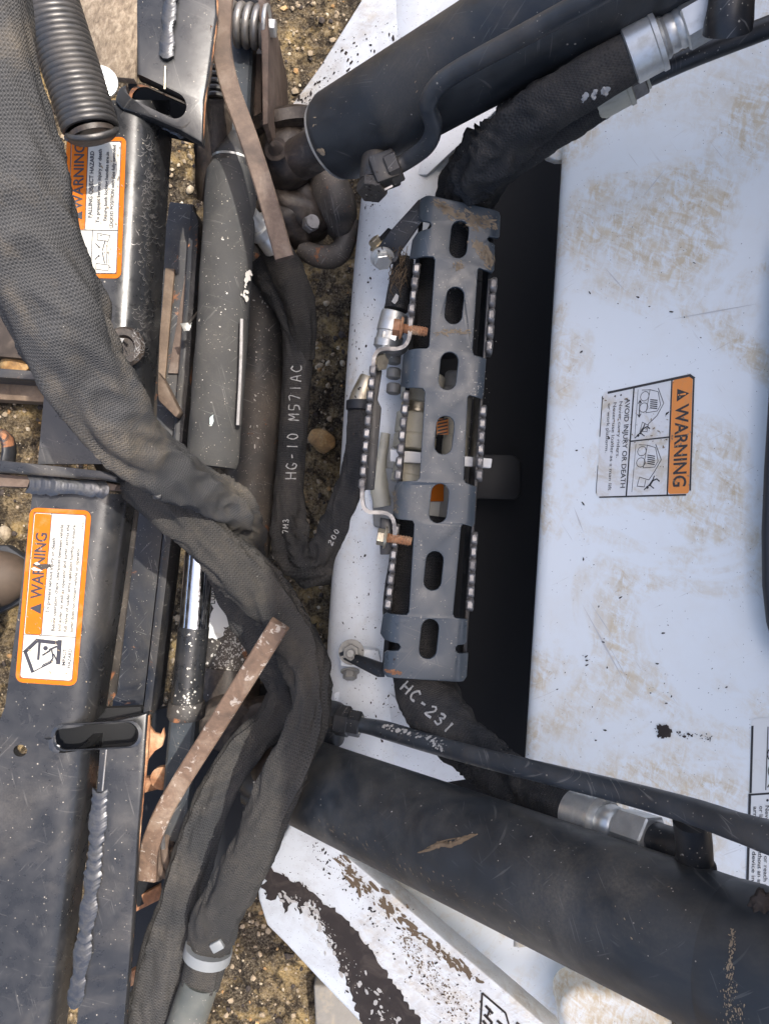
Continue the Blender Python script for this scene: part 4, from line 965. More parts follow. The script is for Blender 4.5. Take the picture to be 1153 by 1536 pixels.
# pivot castings
kn = thing('pivot_knuckle', P(450, 290, .25), 'greasy brown cast pivot knuckle at the capped end of the upper tilt cylinder', 'pivot casting')
mk('pin_cap', join(blob(P(428, 232, .45), .042, .046, .040, .06, 2.0, 3, 4), lathe([(.040, 0), (.052, .004), (.052, .018), (.044, .024)], P(432, 205, .45), P(425, 180, .455) - P(432, 215, .45), 36)), M['cast'], kn)
mk('grease_nipple', lathe([(.013, 0), (.015, .004), (.010, .006), (.006, .014), (.003, .018)], P(415, 226, .500), (-.1, 0, 1), 18), M['mudblack'], kn)
mk('lug', join(blob(P(445, 315, .40), .054, .040, .045, .14, 2.2, 6, 4, -.5), blob(P(425, 335, .40), .046, .032, .044, .12, 2.2, 8, 4, -.4)), M['cast'], kn)
mk('rod_eye', join(blob(P(498, 300, .40), .030, .060, .05, .10, 2.2, 12, 4, .35), tube([(450, 372, .40, .013), (480, 385, .40, .016), (510, 378, .40, .016), (528, 330, .40, .012)], n=16)), M['black_edge'], kn)
mk('bolt', join(hexa(.011, .012, P(463, 338, .462), (.5, 0, 1)), lathe([(.009, 0), (.009, .016)], P(463, 338, .462), (.5, 0, 1), 16)), M['worn'], kn)
mk('retaining_bar', slab([(392, 178, .475), (480, 182, .475), (480, 196, .475), (392, 200, .475)], .01, .002), M['cast'], kn)
mk('cotter', blob(P(396, 186, .49), .006, .006, .006, .2, 3, 2, 2), M['mudblack'], kn)
k2 = thing('pivot_knuckle', P(410, 1150, .25), 'glossy black pivot end, white flecked, between the two lower hoses', 'pivot casting')
mk('pin_cap', join(blob(P(398, 1140, .40), .040, .055, .05, .05, 2.0, 31, 4, -.3), tube([(375, 1190, .40, .020), (420, 1200, .43, .030), (470, 1185, .5, .034)], n=24)), M['black_frame'], k2)
mk('white_flecks', flakes(Plane((390, 1120, .452), (385, 1165, .450), (410, 1140, .448)), [(392, 1110, 9), (386, 1150, 9), (382, 1172, 6)], 70, 5, .4, 2.0, .0012, 2), M['flakewhite'], k2, smooth=False)

# ------------------------------------------------------------------ tilt cylinders
def ext(a, b, t):
    """3-D line through px points a and b evaluated at parameter t -> world point"""
    A, B = P(*a), P(*b); return A.lerp(B, t)
def ring_profile(A, ax, prof, mat, parent, name, n=64): return mk(name, lathe(prof, A, ax, n), mat, parent)
c1 = thing('tilt_cylinder', ext((505, 208, .63), (760, 62, .74), 0), 'black tilt cylinder with scratched blunt capped end beside the brown knuckle', 'hydraulic cylinder', )
a0, b0 = P(505, 206, .61), P(760, 57, .745); ax1 = (b0 - a0).normalized(); L1 = .85
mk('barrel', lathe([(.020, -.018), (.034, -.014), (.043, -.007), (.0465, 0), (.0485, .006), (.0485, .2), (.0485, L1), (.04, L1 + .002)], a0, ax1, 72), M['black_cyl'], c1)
mk('end_rim', lathe([(.0425, -.0078), (.0438, -.0078), (.0448, -.0045), (.0430, -.0045)], a0, ax1, 72), M['zinc'], c1)
mk('rod', lathe([(.024, 0), (.024, .06)], a0, -ax1, 36), M['cast'], c1)
mk('steel_line', tube([(586, 254, .665, .0085), (612, 240, .668, .0086), (640, 218, .70, .0086), (650, 190, .725, .0086), (642, 158, .755, .0087), (655, 130, .774, .0086), (690, 104, .796, .0086), (780, 55, .845, .0084), (900, -10, .905, .0082), (1010, -70, .96, .0082)], n=20, step=.004), M['bargrey'], c1)
mk('port_fitting', join(lathe([(.0165, 0), (.0172, .003), (.0165, .012), (.0165, .034), (.014, .036)], P(566, 230, .645), P(560, 285, .650) - P(566, 230, .645), 28), hexa(.0165, .012, P(559, 276, .655), P(558, 290, .66) - P(566, 230, .645)),
     wbox(P(577, 257, .660), .028, .030, .03, .003, 2, .35), hexa(.017, .014, P(581, 256, .664), P(620, 238, .67) - P(580, 257, .665))), M['black'], c1)
mk('flat_mark', slab([(576, 283, .682), (588, 277, .682), (589, 280, .682), (577, 286, .682)], .001, 0), M['worn'], c1, smooth=False)
c2 = thing('tilt_cylinder', P(452, 1170, .55), 'black tilt cylinder with a dusty underside above the striped white arm', 'hydraulic cylinder')
a0, b0 = P(446, 1168, .548), P(1100, 1440, .958); a0 = a0.lerp(b0, .09); ax2 = (b0 - a0).normalized(); L2 = (b0 - a0).length
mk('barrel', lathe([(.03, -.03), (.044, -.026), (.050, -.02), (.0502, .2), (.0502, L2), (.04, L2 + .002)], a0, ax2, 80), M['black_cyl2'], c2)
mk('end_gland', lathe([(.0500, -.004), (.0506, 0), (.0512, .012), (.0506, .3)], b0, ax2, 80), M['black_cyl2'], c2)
mk('rod', lathe([(.024, 0), (.024, .12)], a0, -ax2, 36), M['cast'], c2)
wp = [];
mk('steel_line', tube([(522, 1084, .545, .0085), (555, 1090, .56, .0095), (580, 1096, .585, .0105), (640, 1114, .64, .0100), (720, 1136, .73, .0092), (830, 1163, .83, .0086), (940, 1190, .895, .0086), (1040, 1218, .955, .0088), (1110, 1242, .998, .0090), (1180, 1262, 1.03, .0103), (1280, 1270, 1.07, .0103)], n=24, step=.005), M['bargrey'], c2)
mk('outlet_post', tube([(1036, 1228, .935, .0125), (1040, 1268, .925, .0125), (1041, 1290, .92, .0128), (1041, 1296, .92, .0145), (1043, 1318, .915, .0145)], n=28, step=.003), M['black'], c2)
mk('port_fitting', join(lathe([(.018, 0), (.019, .003), (.019, .022), (.021, .024), (.021, .045), (.017, .047)], P(494, 1112, .52), P(492, 1060, .53) - P(494, 1112, .52), 28), hexa(.019, .018, P(504, 1079, .54), P(560, 1090, .55) - P(504, 1079, .54)), hexa(.016, .018, P(520, 1083, .545), P(560, 1090, .55) - P(504, 1079, .54))), M['black'], c2)
mk('ferrule', lathe([(.010, 0), (.0125, .001), (.0125, .008), (.010, .01)], P(530, 1085, .547), P(560, 1090, .55) - P(504, 1079, .54), 24), M['zinc_yellow'], c2)
def patch_on(prm, n, seed, r0, r1, lift, mat, parent, name, el=2.0, ang=None):
    dgx = bpy.context.evaluated_depsgraph_get(); dgx.update(); rnd = random.Random(seed); V, Fc = [], []
    o = Vector((0, 0, H))
    for i in range(n):
        k = rnd.randrange(len(prm) - 1); t = rnd.random(); a, b = prm[k], prm[k + 1]; hw = a[2] + (b[2] - a[2]) * t
        cx, cy = a[0] + (b[0] - a[0]) * t + rnd.gauss(0, .5) * hw, a[1] + (b[1] - a[1]) * t + rnd.gauss(0, .5) * hw
        ok, loc, nrm, fi, ob, _ = sc.ray_cast(dgx, o, (P(cx, cy, 0) - o).normalized())
        if not ok: continue
        s = (H - loc.z) / F; r = (r0 + (r1 - r0) * rnd.random() ** 2.5) * s; th = rnd.random() * 6.28 if ang is None else ang + rnd.gauss(0, .3)
        if nrm.z < 0: nrm = -nrm
        u = Vector((math.cos(th), -math.sin(th), 0)); u = (u - nrm * u.dot(nrm)).normalized(); v = nrm.cross(u)
        m = rnd.randint(5, 8); k0 = len(V); e = rnd.uniform(1, el)
        for j in range(m):
            q = 6.283 * j / m; rr = r * rnd.uniform(.55, 1.2); V.append(loc + nrm * lift + u * (rr * e * math.cos(q)) + v * (rr * math.sin(q)))
        Fc.append(tuple(k0 + j for j in range(m)))
    return mk(name, (V, Fc), mat, parent, smooth=False)
patch_on([(575, 1090, 4), (610, 1098, 5), (650, 1112, 6), (668, 1122, 7)], 90, 5, .8, 4, .0006, M['flakewhite'], c2, 'chipped_paint', 2, .3)
patch_on([(1100, 1400, 5), (1094, 1450, 6), (1096, 1500, 14), (1100, 1536, 26)], 260, 7, .35, 1.7, .0006, M['mud'], c2, 'mud_seam', 3, 1.6)
patch_on([(560, 1180, 60), (700, 1260, 90), (900, 1330, 90), (1000, 1400, 90)], 26, 8, .3, 1.2, .0006, M['flakewhite'], c2, 'paint_nicks', 3, -.7)
patch_on([(1020, 1340, 40), (920, 1370, 20), (965, 1420, 20)], 8, 9, .6, 2.4, .0006, M['mud'], c2, 'mud_dabs', 4, .6)
patch_on([(480, 1235, 10), (560, 1275, 14), (640, 1320, 16), (800, 1390, 26)], 120, 19, .3, 1.2, .0004, M['mud'], c2, 'dust_film', 5, .45)
patch_on([(470, 190, 14), (520, 160, 30), (600, 110, 40), (660, 50, 40)], 20, 18, .3, 1.3, .0005, M['mud'], c1, 'dust_dabs', 4, -.6)
patch_on([(478, 228, 5), (484, 226, 4)], 26, 28, .8, 4.0, .0006, M['mud'], c1, 'mud_dab', 2)
mk('grease_lump', join(blob(P(1143, 1368, .985), .008, .013, .006, .3, 4, 3, 4), blob(P(1150, 1390, .985), .009, .013, .006, .3, 4, 6, 4)), M['mudblack'], c2)
bk = thing('bark_scrap', P(670, 1268, .80), 'thin curled scrap of bark stuck on the lower black cylinder', 'bark scrap')
dgx = bpy.context.evaluated_depsgraph_get(); dgx.update()
def surf(x, y, lift):
    o = Vector((0, 0, H)); ok, loc, nrm, *_ = sc.ray_cast(dgx, o, (P(x, y, 0) - o).normalized()); return loc.z + lift
mk('bark', tube([(626, 1279, surf(626, 1279, .0006), .0004), (645, 1274, surf(645, 1274, .001), .0016), (662, 1267, surf(662, 1267, .001), .0026), (676, 1268, surf(676, 1268, .001), .0022), (694, 1260, surf(694, 1260, .001), .0024), (716, 1251, surf(716, 1251, .0006), .0005)], n=14, step=.0012, fine=.8, wr=.9, wf=420, flat=.5), M['straw'], bk)
mk('fibre', tube([(640, 1272, surf(640, 1272, .002), .0004), (662, 1262, surf(662, 1262, .003), .0006), (690, 1256, surf(690, 1256, .003), .0004)], n=6), M['straw'], bk)
# ------------------------------------------------------------------ hoses in fabric sleeves
def hose(name, label, pts, mat, wr=.18, wf=60, seed=1.0, flat=.85, seam=None, n=36, step=.0035, smooth=True, fine=0.0):
    t = thing(name, P(*pts[-1][:3]), label, 'hose')
    mk('sleeve', tube(pts, n=n, step=step, wr=wr, wf=wf, seed=seed, flat=flat, seam=seam, fine=fine), mat, t, auto=70)
    return t
h1 = hose('hose_bundle', 'thick grey woven sleeve crossing the attachment frame diagonally', [(-50, -120, .93, .040, .5), (-34, 50, .92, .040, .5), (-8, 200, .905, .041, .7), (30, 330, .885, .042, .9), (80, 465, .855, .040, 1.0), (128, 570, .815, .037, 1.0), (190, 660, .765, .033, 1.1), (262, 714, .70, .028, 1.1), (318, 742, .64, .0258, 1.5), (350, 766, .60, .0245, 1.9), (368, 800, .53, .022, 1.6), (380, 850, .44, .020, 1.0)], M['fab_light'], .30, 20, 3.0, .8, n=64)
mk('worn_hole', blob(P(236, 744, .726), .0045, .0035, .002, .3, 3, 2, 3), M['ink'], h1)
h2 = hose('hose_sleeve', 'dusty black sleeve sagging across the chrome rod down to a clamped bare hose', [(150, 664, .60, .022), (215, 730, .615, .0225), (290, 785, .62, .0235), (350, 845, .615, .027), (405, 900, .60, .029), (448, 968, .60, .026, 1.3), (466, 1040, .635, .0200, 1.6), (454, 1104, .655, .0205, 1.2), (432, 1150, .66, .0220, .9), (402, 1220, .655, .0245, .8), (372, 1290, .64, .0258, .8), (338, 1354, .615, .025, 1.0), (318, 1405, .595, .0242, .8), (309, 1440, .59, .0240, .5), (300, 1476, .59, .0240, .5)], M['fab_brown'], .36, 22, 7.0, .75, seam=2.3, n=52)
cl = lathe([(.0262, -.006), (.0275, -.006), (.0275, .006), (.0262, .006)], P(312, 1428, .59), P(298, 1490, .59) - P(316, 1415, .59), 40)
mk('hose_clamp', join(cl, wbox(P(326, 1418, .617), .014, .011, .008, .0015, 2, .5)), M['clamp'], h2)
mk('bare_hose', tube([(302, 1470, .59, .0215), (288, 1510, .59, .022), (258, 1600, .59, .022)], n=36), M['hosebare'], h2)
h3 = hose('hose_sleeve', 'black sleeve with a long seam running down beside the lower rusty lever', [(330, 850, .50, .020), (372, 915, .50, .027), (415, 980, .50, .028), (430, 1040, .50, .024, 1.3), (408, 1085, .505, .022, 1.2), (362, 1130, .52, .0225), (322, 1200, .535, .0225), (297, 1265, .545, .0225), (268, 1370, .555, .026), (238, 1500, .565, .031), (212, 1620, .57, .032)], M['fab'], .30, 22, 11.0, .65, seam=.75, n=52)
h4 = hose('hose_sleeve', 'black sleeve lettered HG-10 looping beside the yellow rock up to the white tube', [(392, 392, .40, .026), (418, 425, .40, .029, .8), (442, 480, .40, .022, .8), (446, 545, .40, .0205, .4), (440, 640, .40, .0205, .3), (433, 740, .40, .021, .4), (436, 790, .405, .024, 1.6), (455, 832, .415, .026, 1.9), (482, 838, .43, .025, 1.8), (505, 800, .45, .024, 1.2), (525, 740, .465, .022, .8), (540, 680, .475, .0195, .5), (541, 632, .48, .017, .4), (540, 606, .48, .0165, .3)], M['fab'], .40, 34, 5.0, .85, n=48)
mk('sleeve_band', lathe([(.0165, 0), (.0185, .001), (.0185, .012), (.0165, .013)], P(540, 616, .48), P(541, 595, .48) - P(540, 616, .48), 32), M['seal'], h4)
mk('crimp_cone', lathe([(.0155, 0), (.0150, .012), (.0115, .034), (.010, .036)], P(540, 604, .48), P(556, 556, .485) - P(540, 604, .48), 30), M['zinc_yellow'], h4)
h4b = hose('hose_sleeve', 'short dusty black sleeve folded under the end of the upper rusty lever', [(395, 350, .44, .017), (414, 376, .44, .020), (432, 410, .43, .022), (452, 470, .42, .020, 1.4), (458, 540, .405, .012, 1.0)], M['fab_brown'], .22, 40, 15.0, .8)
# handwriting with a marker: strokes laid on the sleeve
GL = {'H': [[(0, 0), (0, 1)], [(0, .5), (.6, .5)], [(.6, 0), (.6, 1)]], 'G': [[(.6, .85), (.3, 1), (0, .6), (.1, .1), (.4, 0), (.6, .3), (.35, .42)]], '-': [[(.1, .45), (.5, .5)]], '1': [[(.3, 0), (.32, 1)]],
      '0': [[(.3, 0), (.05, .4), (.25, 1), (.55, .7), (.5, .15), (.3, 0)]], 'M': [[(0, 0), (.05, 1), (.3, .4), (.6, 1), (.62, 0)]], '5': [[(.6, 1), (.15, 1), (.1, .55), (.5, .5), (.5, .1), (.05, 0)]], '7': [[(0, .95), (.55, 1), (.25, 0)]],
      'I': [[(.3, 0), (.3, 1)]], 'A': [[(0, 0), (.3, 1), (.6, 0)], [(.1, .4), (.5, .38)]], 'C': [[(.6, .85), (.3, 1), (0, .5), (.2, .05), (.6, .1)]], '2': [[(0, .8), (.3, 1), (.5, .7), (0, 0), (.6, .05)]], '3': [[(0, .9), (.4, 1), (.5, .75), (.2, .55), (.55, .35), (.4, 0), (0, .08)]], 'X': [[(0, 0), (.6, 1)], [(0, 1), (.6, 0)], [(.1, .1), (.5, 1)]], 'N': [[(0, 0), (0, 1), (.6, 0), (.6, 1)]], ' ': [], '.': [[(.1, 0), (.15, .05)]]}
def write(s, path, size, adv, parent, wd=.0009, seed=1, lift=.0010, name='lettering', mat=None):
    """path(t px along, h px up) -> photo px; strokes dropped onto whatever surface lies there"""
    dgx = bpy.context.evaluated_depsgraph_get(); dgx.update(); rnd = random.Random(seed); out = []; o = Vector((0, 0, H)); t = 0
    for chh in s:
        for stt in GL.get(chh, []):
            pts = catmull([(a * size * .9 + rnd.uniform(-.3, .3), b * size + rnd.uniform(-.3, .3), 0.0) for a, b in stt], size * .16) if len(stt) > 2 else catmull([(a * size * .9, b * size, 0.0) for a, b in stt], size * .16)
            W = []
            for (a, b, _) in pts:
                x, y = path(t + a, b); ok, loc, nrm, *_ = sc.ray_cast(dgx, o, (P(x, y, 0) - o).normalized())
                if ok: W.append(loc + Vector((0, 0, lift)))
            if len(W) > 1:
                V, Fc = [], []
                for i, c in enumerate(W):
                    tt = (W[min(len(W) - 1, i + 1)] - W[max(0, i - 1)]).normalized(); sd = tt.cross(Vector((0, 0, 1))).normalized() * wd * rnd.uniform(.5, 1.2)
                    V += [c + sd, c - sd, c - sd - Vector((0, 0, .0015)), c + sd - Vector((0, 0, .0015))]
                for i in range(len(W) - 1):
                    for k in range(4): Fc.append((i * 4 + k, i * 4 + (k + 1) % 4, i * 4 + 4 + (k + 1) % 4, i * 4 + 4 + k))
                out.append((V, Fc))
        t += adv
    if out: mk(name, join(*out), mat or M['marker'], parent, smooth=False)
write('HG-10 M57IAC', lambda t, h: (429 + 0.052 * t + (15 - h), 718 - t), 16, 14.6, h4, .0008, 2)
write('200', lambda t, h: (490 + t * .45 - h * .6 + 8, 818 - t * .9 - h * .4), 10, 9, h4, .0008, 5)
write('7M3', lambda t, h: (424 + 8 - h * .9 + t * .05, 800 - t), 9, 8, h4, .0007, 7)

# hoses running under the step
h5 = hose('hose_sleeve', 'bunched black sleeve dropping from the top crimped fitting under the step', [(950, 82, .80, .0215, .3), (900, 112, .79, .0225, .4), (840, 148, .765, .0235, .8), (790, 182, .735, .0255, 1.3), (745, 222, .69, .0275, 1.9), (708, 262, .63, .028, 2.2), (688, 310, .58, .028, 1.5), (668, 400, .55, .034, .6), (660, 470, .55, .035, .4), (655, 530, .55, .033, .4)], M['fab'], .26, 46, 21.0, .95, n=52)
fx = P(985, 62, .81) - P(945, 85, .80)
f0 = P(943, 86, .80)
mk('crimp_collar', lathe([(.0215, 0), (.0235, .0012), (.0238, .022), (.0250, .023), (.0250, .027), (.018, .028)], f0, fx, 40), M['zinc'], h5)
mk('swivel_neck', lathe([(.017, .027), (.0180, .030), (.0155, .033), (.0160, .037), (.0150, .040), (.0165, .043), (.016, .046)], f0, fx, 32), M['zinc'], h5)
mk('swivel_nut', hexa(.0205, .026, f0 + fx.normalized() * .0455, fx, .3), M['zinc'], h5)
mk('elbow', join(lathe([(.016, 0), (.018, .004), (.018, .02)], f0 + fx.normalized() * .071, fx, 28), tube([(1102, -60, .87, .017), (1096, 0, .865, .017), (1092, 32, .86, .0185), (1090, 48, .855, .0185)], n=28, step=.004)), M['black'], h5)
write('XCN', lambda t, h: (872 + t * .9 + h * .3, 152 - t * .28 - h * .9), 11, 17, h5, .0022, 9)
h5b = hose('hose_sleeve', 'second black sleeve with zinc end tucked beneath the top hose', [(905, 150, .70, .017), (850, 182, .69, .019), (800, 215, .67, .020), (740, 262, .60, .020), (712, 320, .52, .020), (700, 420, .50, .019)], M['fab'], .2, 46, 31.0, 1.0)
mk('crimp_collar', lathe([(.0165, 0), (.0175, .001), (.0175, .03), (.019, .031), (.019, .035), (.013, .037), (.013, .052)], P(893, 156, .70), P(960, 118, .72) - P(893, 156, .70), 32), M['cream'], h5b)
mk('swivel_nut', hexa(.016, .024, P(930, 136, .712), P(960, 118, .72) - P(893, 156, .70)), M['steel_dark'], h5b)
mk('stub_line', tube([(955, 122, .715, .010), (1040, 84, .735, .010), (1180, 30, .76, .010)], n=20), M['black'], h5b)
h6 = hose('hose_sleeve', 'wide black sleeve lettered HC-231 leaving the step toward the lower fitting', [(632, 775, .54, .033, .3), (626, 850, .545, .036, .3), (620, 920, .55, .037, .3), (632, 1000, .565, .035, .4), (645, 1050, .585, .036, .6), (682, 1102, .62, .031, 1.2), (730, 1146, .67, .026, 1.8), (785, 1180, .72, .0245, 2.0), (830, 1205, .775, .0220, 1.2), (864, 1220, .80, .0190, .4)], M['fab'], .24, 46, 41.0, .9, n=52)
fx = P(920, 1239, .835) - P(864, 1220, .80); f0 = P(860, 1219, .797)
mk('crimp_collar', lathe([(.0190, 0), (.0205, .001), (.0207, .028), (.0217, .029), (.0217, .033), (.015, .035)], f0, fx, 36), M['zinc'], h6)
mk('swivel_neck', lathe([(.014, .033), (.0168, .040), (.0160, .049), (.0140, .051), (.0155, .056)], f0, fx, 32), M['zinc'], h6)
mk('swivel_nut', hexa(.0188, .030, f0 + fx.normalized() * .055, fx, .2), M['zinc'], h6)
mk('elbow', lathe([(.012, 0), (.014, .003), (.014, .03)], f0 + fx.normalized() * .084, fx, 28), M['black'], h6)
write('HC-231', lambda t, h: (600 + t * .74 + h * .62, 1034 + t * .70 - h * .68), 19, 17, h6, .0013, 13)
h7 = hose('hose_sleeve', 'narrow black sleeve with a crimped zinc end beside the step bracket', [(606, 390, .545, .0120), (600, 430, .55, .0145), (594, 465, .55, .0150)], M['fab'], .15, 60, 51.0, 1.0)
fx = P(583, 512, .55) - P(592, 478, .55)
mk('crimp_collar', join(lathe([(.0155, 0), (.0165, .001), (.0165, .024), (.015, .025), (.0145, .034), (.0160, .035), (.0150, .044), (.011, .046), (.011, .052)], P(592, 470, .55), fx, 32)), M['zinc'], h7)
mk('hex', hexa(.0165, .010, P(585.5, 502, .55), fx), M['zinc'], h7)
write('X', lambda t, h: (588 + t, 452 - h), 10, 9, h7, .0016, 3) if False else None
mk('paint_mark', slab([(587, 452, .572), (594, 440, .572), (598, 444, .572), (596, 451, .572), (592, 456, .572)], .001, 0), M['marker'], h7, smooth=False)
# dry grass caught beside the bracket
gr = []
rg = random.Random(8)
for i in range(46):
    x, y = rg.uniform(588, 612), rg.uniform(362, 425)
    gr.append(tube([(x, y, .565 + rg.uniform(0, .01), .0004), (x - rg.uniform(2, 9), y + rg.uniform(4, 16), .568 + rg.uniform(0, .012), .0005), (x - rg.uniform(-6, 9), y + rg.uniform(14, 34), .560, .0003)], n=4, step=.008))
tag(mk('dry_grass', join(*gr), M['straw']), 'wisp of dry brown grass caught behind the upper step bracket', 'dry grass')['kind'] = 'stuff'

# couplers and blocks under the step
qc = thing('quick_couplings', P(630, 650, .50), 'cream and steel hydraulic couplings showing through the step openings', 'hydraulic coupling')
for (x0, y0, x1, y1, r, mt) in ((640, 560, 628, 606, .024, 'cream'), (628, 604, 626, 622, .021, 'zinc_yellow'), (627, 620, 620, 676, .026, 'cream'), (690, 560, 684, 600, .018, 'greyblk'), (688, 596, 680, 700, .016, 'cream'), (618, 694, 612, 726, .022, 'cream')):
    A = P(x0, y0, .545); B = P(x1, y1, .545); L = (B - A).length
    mk('coupling_body', lathe([(r * .9, 0), (r, .002), (r, L * .55), (r * .95, L * .56), (r * .95, L * .6), (r, L * .62), (r, L - .002), (r * .9, L)], A, B - A, 36), M[mt], qc)
mk('mount_bar', slab([(585, 674, .575), (738, 688, .585), (736, 702, .585), (585, 692, .575)], .012, .001), M['whitepl'], qc)
mk('lower_block', slab([(556, 700, .50), (650, 705, .52), (650, 790, .52), (600, 800, .50), (560, 790, .50)], .03, .003), M['greyblk'], qc)
mk('block_label', slab([(640, 722, .553), (665, 722, .553), (665, 752, .553), (640, 752, .553)], .003, 0), M['orange'], qc, smooth=False)
mk('block_label', slab([(634, 753, .553), (660, 753, .553), (656, 790, .553), (630, 790, .553)], .003, 0), M['dwhite'], qc, smooth=False)
mk('block_face', slab([(630, 718, .549), (700, 718, .549), (690, 800, .549), (620, 800, .549)], .04, .002), M['greyblk'], qc)
mk('tag_label', slab([(655, 628, .573), (672, 628, .573), (672, 652, .573), (655, 652, .573)], .001, 0), M['orange2'], qc, smooth=False)
for k in range(5): mk('tag_stripe', slab([(656, 630 + 5 * k, .5745), (671, 627 + 5 * k, .5745), (671, 629 + 5 * k, .5745), (656, 632.5 + 5 * k, .5745)], .0005, 0), M['ink'], qc, smooth=False)
for k, y in enumerate((530, 552, 575)): mk('port_tube', lathe([(.007, 0), (.009, .002), (.009, .012), (.006, .014)], P(591, y, .52), P(589, y + 20, .52) - P(591, y, .52), 20), M['greyblk'], qc)
mk('return_pipe', tube([(578, 650, .50, .006), (572, 690, .50, .007), (568, 720, .50, .012), (574, 760, .50, .012)], n=16, fine=.1), M['cream'], qc)
# ------------------------------------------------------------------ step
stp = thing('access_step', P(650, 660, .57), 'slotted blue-grey steel step with serrated grip edges, bolted over the white tube', 'step')
def zstep(x, y): return .625
S0 = px(.625)
OUT = [(631, 295), (640, 294), (748, 318), (750, 322), (749, 351), (746, 355), (732, 355), (729, 359), (732, 364), (741, 368), (740, 404), (737, 408), (718, 402), (715, 405), (707, 528), (710, 534), (728, 539), (724, 592), (722, 597), (703, 592), (700, 596), (694, 719), (697, 725), (713, 731), (711, 785), (708, 789), (693, 785), (690, 790), (678, 921), (681, 927), (700, 930), (699, 963), (696, 966), (686, 966), (682, 970), (682, 976), (686, 980), (702, 982), (700, 1016), (695, 1022), (580, 1015), (575, 1009), (577, 982), (581, 978), (598, 976), (602, 970), (598, 964), (576, 960), (571, 954), (575, 927), (580, 922), (610, 923), (614, 918), (622, 786), (619, 780), (597, 778), (590, 773), (593, 729), (598, 723), (625, 722), (630, 717), (638, 588), (634, 582), (612, 580), (602, 574), (606, 528), (612, 524), (640, 524), (644, 520), (653, 390), (650, 385), (624, 383), (616, 377), (620, 352), (626, 346), (644, 345), (648, 340), (646, 334), (634, 329), (630, 322)]
def step_plate():
    cu = bpy.data.curves.new('s', 'CURVE'); cu.dimensions = '2D'; cu.fill_mode = 'BOTH'; cu.extrude = .0016; cu.bevel_depth = .0007; cu.bevel_resolution = 2
    def add(pts):
        sp = cu.splines.new('POLY'); sp.points.add(len(pts) - 1); sp.use_cyclic_u = True
        for q, (x, y) in zip(sp.points, pts): q.co = (x * S0, -y * S0, 0, 1)
    add(OUT)
    for (cx, cy, h) in ((688, 360, 58), (681, 459, 58), (672, 557, 59), (666, 653, 60), (658, 755, 61), (650, 856, 61), (643, 958, 62)): add(stadium(cx, cy, h, 28, 96, 8))
    o = bpy.data.objects.new('s', cu); COL.objects.link(o); d = bpy.context.evaluated_depsgraph_get(); d.update()
    me = bpy.data.meshes.new_from_object(o.evaluated_get(d)); bpy.data.objects.remove(o)
    bm = bmesh.new(); bm.from_mesh(me); bmesh.ops.remove_doubles(bm, verts=bm.verts, dist=1e-6)
    # cuts parallel to the long edges, so that the sheet can roll over
    dirv = Vector((572 - 628, -(1010 - 300), 0)).normalized(); nrm = Vector((dirv.y, -dirv.x, 0))
    if nrm.x < 0: nrm = -nrm
    pL = Vector((622 * S0, -340 * S0, 0))
    for d_ in (-6, -3, 0, 3, 7, 12, 18, 26):
        bmesh.ops.bisect_plane(bm, geom=list(bm.verts) + list(bm.edges) + list(bm.faces), plane_co=pL + nrm * (d_ * S0), plane_no=nrm)
    pR = Vector((744 * S0, -350 * S0, 0))
    for d_ in (0, -3, -7, -12):
        bmesh.ops.bisect_plane(bm, geom=list(bm.verts) + list(bm.edges) + list(bm.faces), plane_co=pR + nrm * (d_ * S0), plane_no=nrm)
    for v in bm.verts:
        dl = (v.co - pL).dot(nrm) / S0; dr = -(v.co - pR).dot(nrm) / S0
        z = v.co.z
        if dl < 24: z -= .016 * ((24 - dl) / 24) ** 2.2
        if dr < 12: z -= .003 * ((12 - dr) / 12) ** 2
        z += .0006 * mn.noise(v.co * 40)
        v.co = P(v.co.x / S0, -v.co.y / S0, .625 + 0) + Vector((0, 0, z))
    bm.to_mesh(me); bm.free()
    for p in me.polygons: p.use_smooth = True
    me.set_sharp_from_angle(angle=math.radians(50)); me.materials.clear()
    return me
link('tread_plate', step_plate(), M['step'], stp)
def serr(a, b, nb, zt, h, wd, parent, mat, mat2=None, amp=2.2):
    """grip strip standing on edge, scalloped along its top"""
    A, B = P(*a, zt), P(*b, zt); L = (B - A).length; t = (B - A).normalized(); sd = t.cross(Vector((0, 0, 1))).normalized()
    K = nb * 12; V, Fc = [], []
    for i in range(K + 1):
        u = i / K; ph = u * nb * math.pi
        bumpv = min(1.0, 1.55 * abs(math.sin(ph))); c = A.lerp(B, u) + sd * (px(zt) * amp * (bumpv - .5))
        jt = 1 + .16 * mn.noise(Vector((int(u * nb * .9999) * 3.7, zt * 9, a[0]))); w2 = wd * (.62 + .42 * bumpv) * jt; top = -.0055 * (1 - bumpv) * jt
        for (s_, z) in ((w2, top - .0025), (w2 * .55, top), (-w2 * .55, top), (-w2, top - .0025), (-wd * .6, -h), (wd * .6, -h)): V.append(c + sd * s_ + Vector((0, 0, z)))
    n = 6
    for i in range(K):
        for k in range(n): Fc.append((i * n + k, i * n + (k + 1) % n, (i + 1) * n + (k + 1) % n, (i + 1) * n + k))
    Fc.append(tuple(range(n))); Fc.append(tuple(K * n + k for k in range(n)))
    return mk('grip_strip', (V, Fc), mat, parent, auto=50)
for (a, b, nb) in (((627, 392), (615, 492), 5), ((611, 584), (597, 722), 7), ((596, 786), (582, 916), 7), ((742, 413), (734, 530), 5), ((726, 606), (719, 722), 6), ((713, 798), (705, 918), 6)):
    serr(a, b, nb, .618, .020, .0040, stp, M['worn'])
